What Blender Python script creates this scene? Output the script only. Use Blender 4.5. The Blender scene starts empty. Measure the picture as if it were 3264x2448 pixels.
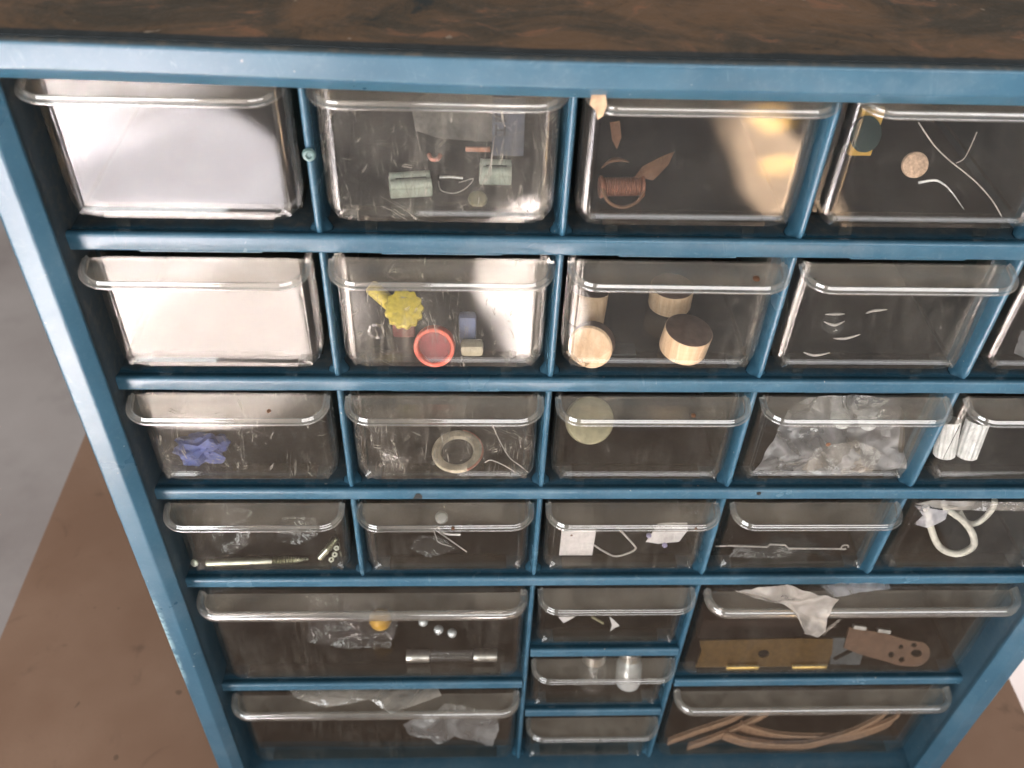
import bpy, bmesh, math, random
from mathutils import Vector, Matrix, Euler, noise
R = math.radians
MM = 0.001
random.seed(7)
scene = bpy.context.scene
COL = scene.collection

# ------------------------------------------------------------------ camera
cam_d = bpy.data.cameras.new("camera")
cam = bpy.data.objects.new("camera", cam_d)
COL.objects.link(cam)
cam.location = (0.093915, -0.187372, 0.130596)
cam.rotation_euler = (0.81798, -0.0341036, -0.0294632)
cam_d.sensor_width = 36.0
cam_d.lens = 2998.03 / 3264 * 36.0
cam_d.clip_start = 0.01
cam_d.clip_end = 100.0
cam_d.dof.use_dof = True
cam_d.dof.focus_distance = 0.262
cam_d.dof.aperture_fstop = 20.0
scene.camera = cam

# ------------------------------------------------------------------ world and lamps
world = bpy.data.worlds.new("World")
scene.world = world
world.use_nodes = True
bg = world.node_tree.nodes["Background"]
bg.inputs[0].default_value = (1.0, 0.965, 0.92, 1)
bg.inputs[1].default_value = 0.44


def aim(o, target):
    d = Vector(target) - o.location
    o.rotation_euler = d.to_track_quat('-Z', 'Y').to_euler()


def area(name, loc, target, sx, sy, power, color):
    l = bpy.data.lights.new(name, 'AREA')
    l.shape = 'RECTANGLE'
    l.size, l.size_y = sx, sy
    l.energy = power
    l.color = color
    o = bpy.data.objects.new(name, l)
    COL.objects.link(o)
    o.location = loc
    aim(o, target)
    return o


def spot(name, loc, target, angle, blend, power, color, radius=0.02, squash=1.0):
    l = bpy.data.lights.new(name, 'SPOT')
    l.spot_size = R(angle)
    l.spot_blend = blend
    l.energy = power
    l.color = color
    l.shadow_soft_size = radius
    o = bpy.data.objects.new(name, l)
    COL.objects.link(o)
    o.location = loc
    aim(o, target)
    o.scale = (squash, 1, 1)
    return o


# daylight through the opening at the front left, weaker at the front right
area("window_light", (-1.5, -2.6, 0.75), (0.15, 0, -0.05), 1.6, 1.6, 75, (0.93, 0.97, 1.0))
area("window_light_right", (1.0, -2.7, 0.85), (0.15, 0, -0.05), 2.2, 1.3, 36, (0.97, 0.97, 1.0))
# sun falling on the floor in front of the board, then added reflection spots
spot("sun_patch_left", (-1.0, -1.3, 2.6), (-0.41, -0.89, -0.75), 11.4, 0.35, 17500, (1.0, 0.965, 0.92))
spot("sun_patch_side", (-1.6, -1.2, 2.6), (-0.74, -0.80, -0.75), 12.0, 0.4, 8000, (1.0, 0.97, 0.93))
spot("sun_patch_right", (0.19, -2.3, 2.6), (0.19, -1.03, -0.75), 6.4, 0.18, 36000, (1.0, 0.965, 0.92), squash=0.36)
spot("sun_patch_mid_left", (-0.52, -2.7, 2.6), (-0.50, -1.20, -0.75), 9.8, 0.45, 15000, (0.88, 0.92, 1.0), squash=0.95)
spot("sun_patch_far_left", (-0.9, -3.6, 2.6), (-0.85, -2.10, -0.75), 24, 0.7, 40000, (0.93, 0.95, 1.0), squash=0.75)
spot("sun_patch_behind", (1.3, 0.6, 2.4), (0.70, 0.30, -0.75), 11, 0.4, 800, (1.0, 0.97, 0.96))
spot("tan_reflection_spot", (0.66, -2.7, 2.6), (0.665, -1.36, -0.75), 7.6, 0.15, 13000, (1.0, 0.77, 0.52), squash=0.38)  # warm spot added; its tan floor patch stands in for a reflected wooden thing
spot("yellow_reflection_spot", (0.70, -2.8, 2.6), (0.70, -1.56, -0.75), 2.0, 0.25, 16000, (1.0, 0.62, 0.14))  # added yellow spot, mirrored in the drawer front like a slat
spot("yellow_reflection_spot_near", (0.68, -2.6, 2.6), (0.675, -1.33, -0.75), 1.7, 0.25, 13000, (1.0, 0.62, 0.16))  # second added yellow spot, for the lower slat reflection

scene.view_settings.view_transform = 'Standard'
scene.view_settings.look = 'None'
scene.view_settings.exposure = 0.0
scene.view_settings.gamma = 1.0
scene.view_settings.use_curve_mapping = False
scene.cycles.max_bounces = 8
scene.cycles.transparent_max_bounces = 48
scene.cycles.transmission_bounces = 12
scene.cycles.glossy_bounces = 4
scene.cycles.diffuse_bounces = 3
scene.cycles.sample_clamp_indirect = 60.0
scene.cycles.use_denoising = True


# ------------------------------------------------------------------ node helpers
class NT:
    def __init__(self, name):
        self.m = bpy.data.materials.new(name)
        self.m.use_nodes = True
        self.t = self.m.node_tree
        self.t.nodes.clear()
        self.out = self.n('ShaderNodeOutputMaterial')

    def n(self, typ, **kw):
        nd = self.t.nodes.new(typ)
        for k, v in kw.items():
            setattr(nd, k, v)
        return nd

    def set(self, sock, v):
        if hasattr(v, 'is_linked') or isinstance(v, bpy.types.NodeSocket):
            self.t.links.new(v, sock)
        elif isinstance(v, (tuple, list)) and len(v) == 3 and sock.type == 'RGBA':
            sock.default_value = (*v, 1)
        else:
            sock.default_value = v

    def coord(self, scale=(1, 1, 1), rot=(0, 0, 0), loc=(0, 0, 0), which='Object'):
        c = self.n('ShaderNodeTexCoord')
        mp = self.n('ShaderNodeMapping')
        self.set(mp.inputs['Vector'], c.outputs[which])
        mp.inputs['Scale'].default_value = scale
        mp.inputs['Rotation'].default_value = rot
        mp.inputs['Location'].default_value = loc
        return mp.outputs[0]

    def noise(self, vec, scale, detail=3, rough=0.55, dist=0.0):
        nd = self.n('ShaderNodeTexNoise')
        self.set(nd.inputs['Vector'], vec)
        nd.inputs['Scale'].default_value = scale
        nd.inputs['Detail'].default_value = detail
        nd.inputs['Roughness'].default_value = rough
        nd.inputs['Distortion'].default_value = dist
        return nd.outputs[0]

    def ramp(self, f, a, b, va=0.0, vb=1.0):
        nd = self.n('ShaderNodeMapRange')
        nd.interpolation_type = 'SMOOTHSTEP'
        self.set(nd.inputs['Value'], f)
        nd.inputs['From Min'].default_value = a
        nd.inputs['From Max'].default_value = b
        nd.inputs['To Min'].default_value = va
        nd.inputs['To Max'].default_value = vb
        return nd.outputs[0]

    def math(self, op, a, b=0.0, c=0.0):
        nd = self.n('ShaderNodeMath', operation=op)
        self.set(nd.inputs[0], a)
        self.set(nd.inputs[1], b)
        self.set(nd.inputs[2], c)
        return nd.outputs[0]

    def mix(self, f, a, b):
        nd = self.n('ShaderNodeMix', data_type='RGBA')
        self.set(nd.inputs[0], f)
        self.set(nd.inputs[6], a)
        self.set(nd.inputs[7], b)
        return nd.outputs[2]

    def sep(self, vec):
        nd = self.n('ShaderNodeSeparateXYZ')
        self.set(nd.inputs[0], vec)
        return nd.outputs

    def bump(self, h, strength, dist=0.001, normal=None):
        nd = self.n('ShaderNodeBump')
        nd.inputs['Strength'].default_value = strength
        nd.inputs['Distance'].default_value = dist
        self.set(nd.inputs['Height'], h)
        if normal is not None:
            self.set(nd.inputs['Normal'], normal)
        return nd.outputs[0]

    def principled(self, **kw):
        p = self.n('ShaderNodeBsdfPrincipled')
        for k, v in kw.items():
            self.set(p.inputs[k.replace('_', ' ')], v)
        return p.outputs[0]

    def mixsh(self, f, a, b):
        nd = self.n('ShaderNodeMixShader')
        self.set(nd.inputs[0], f)
        self.t.links.new(a, nd.inputs[1])
        self.t.links.new(b, nd.inputs[2])
        return nd.outputs[0]

    def done(self, sh):
        self.t.links.new(sh, self.out.inputs[0])
        return self.m


def simple(name, col, rough=0.5, metal=0.0, vary=0.18, scale=300, bump=0.0, **kw):
    t = NT(name)
    v = t.coord()
    f = t.noise(v, scale, 4)
    dark = tuple(c * (1 - vary) for c in col)
    lite = tuple(min(1, c * (1 + vary)) for c in col)
    c = t.mix(t.ramp(f, 0.3, 0.7), dark, lite)
    args = dict(Base_Color=c, Roughness=rough, Metallic=metal)
    if bump:
        args['Normal'] = t.bump(f, bump, 0.0005)
    args.update(kw)
    return t.done(t.principled(**args))


def world_pos(t):
    return t.n('ShaderNodeNewGeometry').outputs['Position']


def lines(t, vec, seeds, width):
    """fine scratches: thin iso-lines of stretched noise, broken up by a second noise"""
    tot = None
    for (ang, sx, sy, off, thr) in seeds:
        mp = t.n('ShaderNodeMapping', vector_type='TEXTURE')
        t.set(mp.inputs['Vector'], vec)
        mp.inputs['Rotation'].default_value = (0, R(ang), 0)
        mp.inputs['Location'].default_value = (off, off * .3, off * .7)
        mp.inputs['Scale'].default_value = (1 / sx, 1, 1 / sy)
        w = t.noise(mp.outputs[0], 1.0, 1.5, 0.5, 0.3)
        d = t.math('ABSOLUTE', t.math('SUBTRACT', w, 0.5))
        ln = t.ramp(d, 0.0, width, 1.0, 0.0)
        br = t.ramp(t.noise(vec, 130 + off * 11, 2), thr, thr + 0.12)
        ln = t.math('MULTIPLY', ln, br)
        tot = ln if tot is None else t.math('MAXIMUM', tot, ln)
    return tot


# ------------------------------------------------------------------ materials
def make_blue(name, grime_shade):
    t = NT(name)
    p = world_pos(t)
    n1 = t.noise(p, 35, 4, 0.6)
    n2 = t.noise(p, 900, 3, 0.6)
    base = t.mix(t.ramp(n1, 0.3, 0.75), (0.030, 0.094, 0.145), (0.045, 0.120, 0.176))
    dust = t.math('ADD', t.math('MULTIPLY', t.ramp(n2, 0.5, 0.8), 0.12), t.math('MULTIPLY', t.ramp(t.noise(p, 60, 5, 0.6), 0.45, 0.75), 0.16))
    base = t.mix(dust, base, (0.22, 0.27, 0.30))
    scuff = lines(t, p, [(75, 15, 460, 1.3, 0.55), (15, 16, 420, 5.1, 0.56), (-35, 30, 900, 3.7, 0.56)], 0.010)
    base = t.mix(t.math('MULTIPLY', scuff, 0.16), base, (0.25, 0.33, 0.37))
    specks = t.ramp(t.noise(p, 700, 1, 0.4), 0.785, 0.82)
    base = t.mix(t.math('MULTIPLY', specks, 0.6), base, (0.45, 0.42, 0.38))
    rough = t.ramp(n1, 0.25, 0.8, 0.27, 0.35) if grime_shade == 'frame' else t.ramp(n1, 0.25, 0.8, 0.21, 0.29)
    if grime_shade:
        x, y, z = t.sep(p)
        nn = t.noise(p, 160, 5, 0.65)
        if grime_shade == 'shelf':
            f = t.math('ADD', t.ramp(y, 0.0014, 0.0085), t.math('MULTIPLY', t.math('SUBTRACT', nn, 0.5), 0.9))  # grime thickens with depth, its ramp also painting the recess shade
            f = t.math('MULTIPLY', t.ramp(f, 0.25, 0.85), 0.80)
        else:
            f = t.math('ADD', t.ramp(y, -0.0068, -0.0045), t.math('MULTIPLY', t.math('SUBTRACT', nn, 0.5), 0.9))  # inner wall: grime whose dark colour also carries the recess shadow
            zz = t.ramp(z, -0.26, -0.02, 0.2, 0.72)
            f = t.math('MULTIPLY', t.ramp(f, 0.25, 0.8), zz)
            ng = t.n('ShaderNodeNewGeometry')
            nz = t.sep(ng.outputs['Normal'])[2]
            top = t.math('ADD', t.ramp(nz, 0.3, 1.0), t.math('MULTIPLY', t.math('SUBTRACT', nn, 0.5), 0.5))
            top = t.math('MULTIPLY', top, t.ramp(z, 0.047, 0.049))
            f = t.math('MAXIMUM', f, t.math('MULTIPLY', t.ramp(top, 0.3, 0.9), 0.9))
            wear = t.math('MULTIPLY', t.ramp(t.math('ABSOLUTE', t.math('ADD', z, 0.158)), 0.016, 0.034, 1.0, 0.0), t.ramp(x, -0.0066, -0.0092))
            wear = t.math('MULTIPLY', wear, t.ramp(t.noise(p, 240, 5, 0.75, 0.6), 0.46, 0.56))
            base = t.mix(t.math('MULTIPLY', wear, 0.85), base, (0.40, 0.56, 0.58))
        gcol = t.mix(t.ramp(t.noise(p, 420, 4), 0.45, 0.72), (0.048, 0.052, 0.050), (0.110, 0.090, 0.068))
        base = t.mix(f, base, gcol)
        rough = t.math('ADD', rough, t.math('MULTIPLY', f, 0.45))
    bmp = t.bump(n1, 0.04, 0.002, t.bump(n2, 0.03, 0.0004))
    return t.done(t.principled(Base_Color=base, Roughness=rough, Normal=bmp, Specular_IOR_Level=0.55))


BLUE = make_blue('blue_plastic', None)
BLUE_SHELF = make_blue('blue_plastic_dirty_shelf', 'shelf')
BLUE_FRAME = make_blue('blue_plastic_frame', 'frame')


def make_clear(name, haze, scr, rough, seed, f0=0.05, tint=(0.95, 0.945, 0.93), dustcol=(0.46, 0.42, 0.36), warp=0.05, rust=0.0):
    t = NT(name)
    v = t.coord(loc=(seed * .137, seed * .071, seed * .193))
    oi = t.n('ShaderNodeObjectInfo')
    vv = t.n('ShaderNodeVectorMath', operation='ADD')
    t.set(vv.inputs[0], v)
    comb = t.n('ShaderNodeCombineXYZ')
    t.set(comb.inputs[0], oi.outputs['Random'])
    t.set(comb.inputs[2], oi.outputs['Random'])
    t.t.links.new(comb.outputs[0], vv.inputs[1])
    v = vv.outputs[0]
    blotch = t.noise(v, 75, 5, 0.62, 0.4)
    fine = t.noise(v, 1400, 3, 0.6)
    low = t.noise(v, 26, 1, 0.4)
    nrm = t.bump(low, warp, 0.012)
    sc = None
    if scr:
        sc = lines(t, v, [(35, 14, 420, 1.3, 0.54), (-50, 16, 380, 4.1, 0.55), (80, 12, 460, 7.7, 0.50), (96, 12, 500, 3.1, 0.50),
                          (12, 18, 520, 11.2, 0.57), (68, 30, 1100, 2.6, 0.54), (-24, 34, 900, 9.4, 0.57)], 0.008)
        sc = t.math('MULTIPLY', sc, scr)
    dust = t.ramp(blotch, 0.34, 0.76, haze * 0.35, haze * 1.45)
    dust = t.math('ADD', dust, t.math('MULTIPLY', t.ramp(fine, 0.60, 0.74), haze * 0.8))
    if scr:
        # wiped smears: soft upright streaks, strongest where hands pass under the pull
        mp = t.n('ShaderNodeMapping')
        t.set(mp.inputs['Vector'], v)
        mp.inputs['Scale'].default_value = (420, 1, 38)
        mp.inputs['Rotation'].default_value = (0, R(8), 0)
        smear = t.noise(mp.outputs[0], 1.0, 4, 0.6, 0.8)
        patch = t.ramp(t.noise(v, 34, 2, 0.5), 0.42, 0.66)
        dust = t.math('ADD', dust, t.math('MULTIPLY', t.math('MULTIPLY', t.ramp(smear, 0.42, 0.75), patch), haze * 3.2))
    if sc is not None:
        dust = t.math('ADD', dust, sc)
    dust = t.math('MINIMUM', dust, 0.9)
    # thin-plate reflection: Schlick on |N.I| so that it is the same from both sides
    geo = t.n('ShaderNodeNewGeometry')
    dot = t.n('ShaderNodeVectorMath', operation='DOT_PRODUCT')
    t.set(dot.inputs[0], geo.outputs['Normal'])
    t.set(dot.inputs[1], geo.outputs['Incoming'])
    c = t.math('ABSOLUTE', dot.outputs['Value'])
    fres = t.math('MULTIPLY_ADD', t.math('POWER', t.math('SUBTRACT', 1.0, c), 5.0), 1 - f0, f0)
    tr = t.n('ShaderNodeBsdfTransparent')
    t.set(tr.inputs[0], tint)
    gl = t.n('ShaderNodeBsdfGlossy')
    gl.inputs['Roughness'].default_value = rough
    t.set(gl.inputs['Normal'], nrm)
    clear = t.mixsh(fres, tr.outputs[0], gl.outputs[0])
    df = t.n('ShaderNodeBsdfDiffuse')
    dc = dustcol
    if rust:
        sp = t.ramp(t.noise(v, 420, 2, 0.5), 0.745, 0.775)
        dust = t.math('MAXIMUM', dust, t.math('MULTIPLY', sp, rust))
        dc = t.mix(sp, dustcol, (0.16, 0.07, 0.03))
    t.set(df.inputs[0], dc)
    tl = t.n('ShaderNodeBsdfTranslucent')
    t.set(tl.inputs[0], dc)
    film = t.mixsh(0.4, df.outputs[0], tl.outputs[0])
    return t.done(t.mixsh(dust, clear, film))


CLEAR_FRONT = make_clear('clear_plastic_front', 0.026, 0.15, 0.025, 1)
CLEAR_WORN = make_clear('clear_plastic_scratched', 0.062, 0.50, 0.04, 2)
CLEAR_CLEAN = make_clear('clear_plastic_clean', 0.022, 0.08, 0.03, 3)
CLEAR_LIP = make_clear('clear_plastic_dusty_handle', 0.22, 0.0, 0.10, 4, warp=0.03, rust=0.7, dustcol=(0.50, 0.44, 0.36))
CLEAR_RIM = make_clear('clear_plastic_rim', 0.19, 0.0, 0.06, 6, f0=0.20, warp=0.02, dustcol=(0.58, 0.54, 0.47))  # pale haze stands in for light caught in the thick edge
CLEAR_TRAY = make_clear('clear_plastic_tray', 0.07, 0.0, 0.10, 5, tint=(0.70, 0.65, 0.58), dustcol=(0.20, 0.165, 0.135))


def make_rust_top():
    t = NT('rusty_top_sheet')
    p = world_pos(t)
    mp = t.n('ShaderNodeMapping')
    t.set(mp.inputs['Vector'], p)
    mp.inputs['Scale'].default_value = (26, 32, 20)
    mp.inputs['Rotation'].default_value = (0, 0, R(-7))
    st = t.noise(mp.outputs[0], 1.0, 7, 0.70, 1.2)
    st2 = t.noise(mp.outputs[0], 2.2, 7, 0.72, 1.0)
    fine = t.noise(p, 700, 5, 0.7)
    col = t.mix(t.ramp(st, 0.36, 0.62), (0.052, 0.037, 0.022), (0.150, 0.080, 0.038))
    col = t.mix(t.ramp(st2, 0.56, 0.70), col, (0.017, 0.022, 0.022))
    col = t.mix(t.math('MULTIPLY', t.ramp(st2, 0.445, 0.34), 0.8), col, (0.23, 0.092, 0.036))
    col = t.mix(t.math('MULTIPLY', t.ramp(fine, 0.52, 0.70), 0.38), col, (0.16, 0.09, 0.05))
    x, y, z = t.sep(p)
    edge = t.math('ADD', t.ramp(y, -0.0072, -0.0035), t.math('MULTIPLY', t.math('SUBTRACT', st, 0.5), 1.0))
    col = t.mix(t.ramp(edge, 0.15, 0.7), (0.012, 0.018, 0.021), col)
    specks = t.ramp(t.noise(p, 330, 1, 0.4), 0.775, 0.80)
    col = t.mix(t.math('MULTIPLY', specks, 0.6), col, (0.35, 0.27, 0.2))
    h = t.math('ADD', st2, t.math('MULTIPLY', fine, 0.6))
    return t.done(t.principled(Base_Color=col, Roughness=t.ramp(st2, 0.3, 0.7, 0.5, 0.85), Normal=t.bump(h, 0.35, 0.0012)))


RUST = make_rust_top()


def make_board():
    t = NT('brown_painted_board')
    p = world_pos(t)
    a = t.noise(p, 9, 4, 0.6)
    b = t.noise(p, 38, 4, 0.6, 0.6)
    f = t.noise(p, 500, 4, 0.7)
    col = t.mix(t.ramp(a, 0.3, 0.7), (0.25, 0.135, 0.082), (0.33, 0.195, 0.128))
    col = t.mix(t.math('MULTIPLY', t.ramp(b, 0.60, 0.76), 0.5), col, (0.085, 0.050, 0.032))
    col = t.mix(t.math('MULTIPLY', t.ramp(f, 0.45, 0.75), 0.3), col, (0.25, 0.15, 0.09))
    sp = t.ramp(t.noise(p, 150, 1, 0.4), 0.765, 0.79)
    col = t.mix(t.math('MULTIPLY', sp, 0.5), col, (0.07, 0.045, 0.03))
    return t.done(t.principled(Base_Color=col, Roughness=t.ramp(b, 0.3, 0.7, 0.42, 0.6), Normal=t.bump(f, 0.08, 0.0005)))


BOARD = make_board()


def make_ground():
    t = NT('grey_concrete_floor')
    p = world_pos(t)
    a = t.noise(p, 2.6, 5, 0.6)
    b = t.noise(p, 11, 5, 0.6, 0.0)
    f = t.noise(p, 160, 4, 0.7)
    col = t.mix(t.ramp(a, 0.3, 0.7), (0.31, 0.262, 0.25), (0.45, 0.40, 0.385))
    col = t.mix(t.math('MULTIPLY', t.ramp(b, 0.48, 0.78), 0.38), col, (0.20, 0.165, 0.16))
    col = t.mix(t.math('MULTIPLY', f, 0.2), col, (0.5, 0.46, 0.43))
    return t.done(t.principled(Base_Color=col, Roughness=0.85, Normal=t.bump(f, 0.2, 0.002)))


GROUND = make_ground()


# ------------------------------------------------------------------ mesh helpers (millimetres in, metres out)
def link(name, verts, faces, mat, parent=None, smooth=True, sharp=32, thick=0.0):
    me = bpy.data.meshes.new(name)
    me.from_pydata([tuple(c * MM for c in v) for v in verts], [], faces)
    me.validate()
    bm = bmesh.new()
    bm.from_mesh(me)
    bmesh.ops.remove_doubles(bm, verts=bm.verts, dist=1e-7)
    bm.normal_update()
    bm.to_mesh(me)
    bm.free()
    if smooth:
        for p in me.polygons:
            p.use_smooth = True
        me.set_sharp_from_angle(angle=R(sharp))
    for m in (mat if isinstance(mat, list) else [mat]):
        me.materials.append(m)
    o = bpy.data.objects.new(name, me)
    COL.objects.link(o)
    if parent:
        o.parent = parent
    if thick:
        s = o.modifiers.new('wall', 'SOLIDIFY')
        s.thickness = thick * MM
        s.offset = -1
    return o


class MB:
    def __init__(self):
        self.v, self.f = [], []

    def add(self, vs, fs):
        k = len(self.v)
        self.v += [tuple(v) for v in vs]
        self.f += [tuple(i + k for i in f) for f in fs]
        return self

    def box(self, a, b, bev=0.0, M=None):
        bm = bmesh.new()
        bmesh.ops.create_cube(bm, size=1)
        for v in bm.verts:
            v.co = Vector((a[i] + (v.co[i] + .5) * (b[i] - a[i]) for i in range(3)))
        if bev:
            bmesh.ops.bevel(bm, geom=bm.edges[:], offset=bev, segments=2, affect='EDGES', profile=0.6)
        return self.bm(bm, M)

    def bm(self, bm, M=None):
        bm.verts.index_update()
        vs = [(M @ v.co if M else v.co.copy()) for v in bm.verts]
        fs = [[v.index for v in f.verts] for f in bm.faces]
        bm.free()
        return self.add(vs, fs)

    def lathe(self, prof, seg=28, M=None, wob=None, ring=False):
        """profile of (r, h) about +Z"""
        n = len(prof)
        vs, fs = [], []
        for i in range(seg):
            a = 2 * math.pi * i / seg
            for (r, h) in prof:
                rr = r * (wob(a, h) if wob else 1)
                p = Vector((rr * math.cos(a), rr * math.sin(a), h))
                vs.append(M @ p if M else p)
        for i in range(seg):
            j = (i + 1) % seg
            for k in range(n if ring else n - 1):
                l = (k + 1) % n
                fs.append((i * n + k, j * n + k, j * n + l, i * n + l))
        if ring:
            return self.add(vs, fs)
        if prof[0][0] > 1e-6:
            fs.append(tuple(i * n for i in range(seg))[::-1])
        if prof[-1][0] > 1e-6:
            fs.append(tuple(i * n + n - 1 for i in range(seg)))
        return self.add(vs, fs)

    def tube(self, pts, r, seg=10, closed=False, flat=1.0, prof=None, up=(0, 0, 1)):
        pts = [Vector(p) for p in pts]
        n = len(pts)
        vs, fs = [], []
        for i, p in enumerate(pts):
            a = pts[(i - 1) % n] if (closed or i > 0) else p
            b = pts[(i + 1) % n] if (closed or i < n - 1) else p
            d = (b - a).normalized()
            u = Vector(up)
            s = d.cross(u)
            if s.length < 1e-3:
                s = d.cross(Vector((1, 0, 0.3)))
            s.normalize()
            w = s.cross(d).normalized()
            rr = r(i / max(1, n - 1)) if callable(r) else r
            for k in range(seg):
                t = 2 * math.pi * k / seg
                vs.append(p + s * (rr * math.cos(t)) + w * (rr * flat * math.sin(t)))
        m = n if closed else n - 1
        for i in range(m):
            j = (i + 1) % n
            for k in range(seg):
                l = (k + 1) % seg
                fs.append((i * seg + k, j * seg + k, j * seg + l, i * seg + l))
        if not closed:
            fs.append(tuple(range(seg)))
            fs.append(tuple((n - 1) * seg + k for k in range(seg))[::-1])
        return self.add(vs, fs)

    def prism(self, outer, holes, h, M=None):
        """flat plate with holes: outline in (x, y), thickness h along +z"""
        bm = bmesh.new()
        es = []
        for loop in [outer] + holes:
            vs = [bm.verts.new((x, y, 0)) for x, y in loop]
            for i in range(len(vs)):
                es.append(bm.edges.new((vs[i], vs[(i + 1) % len(vs)])))
        bmesh.ops.triangle_fill(bm, use_beauty=True, use_dissolve=False, edges=es)
        bm.normal_update()
        r = bmesh.ops.extrude_face_region(bm, geom=bm.faces[:])
        for e in r['geom']:
            if isinstance(e, bmesh.types.BMVert):
                e.co.z += h
        bmesh.ops.recalc_face_normals(bm, faces=bm.faces[:])
        return self.bm(bm, M)

    def obj(self, name, mat, parent=None, **kw):
        return link(name, self.v, self.f, mat, parent, **kw)


def fix_normals(o):
    bm = bmesh.new()
    bm.from_mesh(o.data)
    bmesh.ops.recalc_face_normals(bm, faces=bm.faces[:])
    bm.to_mesh(o.data)
    bm.free()
    return o


def circle(cx, cy, r, n=16, ry=None, a0=0):
    ry = ry or r
    return [(cx + r * math.cos(a0 + 2 * math.pi * i / n), cy + ry * math.sin(a0 + 2 * math.pi * i / n)) for i in range(n)]


def tag(o, label, cat, group=None, kind=None):
    if label:
        o['label'] = label
    if cat:
        o['category'] = cat
    if group:
        o['group'] = group
    if kind:
        o['kind'] = kind
    return o


def thing(name, loc, label, cat, group=None, rot=(0, 0, 0)):
    o = bpy.data.objects.new(name, None)
    o.empty_display_size = 0.01
    COL.objects.link(o)
    o.location = tuple(c * MM for c in loc)
    o.rotation_euler = rot
    return tag(o, label, cat, group)


# ------------------------------------------------------------------ the setting
g = MB().box((-9000, -9000, -900), (9000, 9000, -750)).obj('ground', GROUND, smooth=False)
tag(g, 'grey blotchy concrete floor below the brown board', None, kind='structure')

table = thing('low_table', (112, 30, -750), 'brown painted low table whose top carries the blue drawer cabinet', 'table')
TZ = -286.0
MB().box((-249, -246, 446), (250, 250, 750 + TZ), 1.2).obj('tabletop', BOARD, table)
for lx in (-215, 215):
    for ly in (-205, 215):
        MB().box((lx - 20, ly - 20, 0), (lx + 20, ly + 20, 445.5), 2).obj('leg', BOARD, table)

# ------------------------------------------------------------------ the cabinet
CAB = thing('drawer_cabinet', (145, 70, TZ), 'blue plastic multi-drawer storage cabinet with a rusty brown top', 'cabinet')
CO = Vector((145, 70, TZ))


def cab(name, mb, mat, **kw):
    mb.v = [tuple(Vector(v) - CO) for v in mb.v]
    o = mb.obj(name, mat, CAB, **kw)
    if kw.get('smooth', True):
        w = o.modifiers.new('flat', 'WEIGHTED_NORMAL')
        w.weight = 90
        w.keep_sharp = True
    return o


X0, X1, ZB, ZT = 0.0, 290.0, -274.0, 43.8


def frame_loop(s, y):
    return [(X0 - s, y, ZB - s), (X1 + s, y, ZB - s), (X1 + s, y, ZT + s), (X0 - s, y, ZT + s)]


prof = [(0.9, 12), (0.9, -2.5), (0.45, -5.0), (0, -6.4), (0.3, -6.9), (3.0, -9.2), (3.4, -9.42), (3.9, -9.5), (8.2, -9.5), (8.75, -9.3), (9.1, -8.85), (9.3, -8.1), (9.3, 12), (6, 12)]


def sag(x, z):
    # the top rail has sunk by two millimetres towards the middle
    k = min(1, max(0, (x + 10) / 135))
    return -2.0 * (k * k * (3 - 2 * k)) * min(1, max(0, (z - 36) / 7))


mb = MB()
vs, fs = [], []
NSEG = 24
for (s, y) in prof:
    c = frame_loop(s, y)
    for k in range(4):
        a, b = Vector(c[k]), Vector(c[(k + 1) % 4])
        for i in range(NSEG):
            q = a.lerp(b, i / NSEG)
            q.z += sag(q.x, q.z)
            vs.append(q)
n = 4 * NSEG
for r in range(len(prof) - 1):
    for k in range(n):
        l = (k + 1) % n
        fs.append((r * n + k, r * n + l, (r + 1) * n + l, (r + 1) * n + k))
mb.add(vs, fs)
fix_normals(cab('front_frame', mb, BLUE_FRAME, sharp=50))
tp_ = MB()
tvs, tfs = [], []
for i in range(31):
    x = -8.9 + 307.8 * i / 30
    for (y, z) in ((-8.0, 53.2), (-8.05, 53.45), (-7.8, 53.6), (148, 53.6), (148, 53.2)):
        tvs.append((x, y, z + sag(x, 60)))
for i in range(30):
    for k in range(5):
        l = (k + 1) % 5
        tfs.append((i * 5 + k, i * 5 + l, (i + 1) * 5 + l, (i + 1) * 5 + k))
tfs += [(0, 1, 2, 3, 4), (154, 153, 152, 151, 150)]
fix_normals(cab('top_panel', tp_.add(tvs, tfs), RUST))
cab('bottom_panel', MB().box((-8.6, 12.1, -282.8), (298.6, 148, -279)), BLUE, smooth=False)
for xa, xb in ((-8.65, -6.2), (296.2, 298.65)):
    cab('side_panel', MB().box((xa, 12.1, -278.9), (xb, 148, 50.4)), BLUE, smooth=False)
cab('back_panel', MB().box((-6.1, 145.5, -278.9), (296.1, 147.8, 50.4)), BLUE, smooth=False)
cab('ceiling_panel', MB().box((-6.1, 12.1, 45.6), (296.1, 145.4, 47.6)), BLUE, smooth=False)
cab('floor_panel', MB().box((-0.85, -1.5, -278), (290.85, 145.4, -274.95), 0.3), BLUE_SHELF)
for sx in (0, 1):
    a, b = ((-6.1, -0.95), (290.95, 296.1))[sx]
    cab('inner_wall', MB().box((a, 12.1, -274.5), (b, 145.4, 45.5)), BLUE, smooth=False)
for fx in (14, 276):
    for fy in (20, 130):
        cab('foot', MB().box((fx - 8, fy - 8, -286), (fx + 8, fy + 8, -282.85), 0.8), BLUE)


def shelf_profile(h):
    return [(140, 0.15), (3.2, 0.15), (2.6, -h), (0.5, -h), (0.12, -h + .25), (0, -h + .7), (0, h - 1.0), (0.18, h - .42), (0.55, h - .08),
            (1.0, h), (1.7, h - .1), (2.6, h - .5), (3.6, 1.35), (140, 1.35)]


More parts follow.
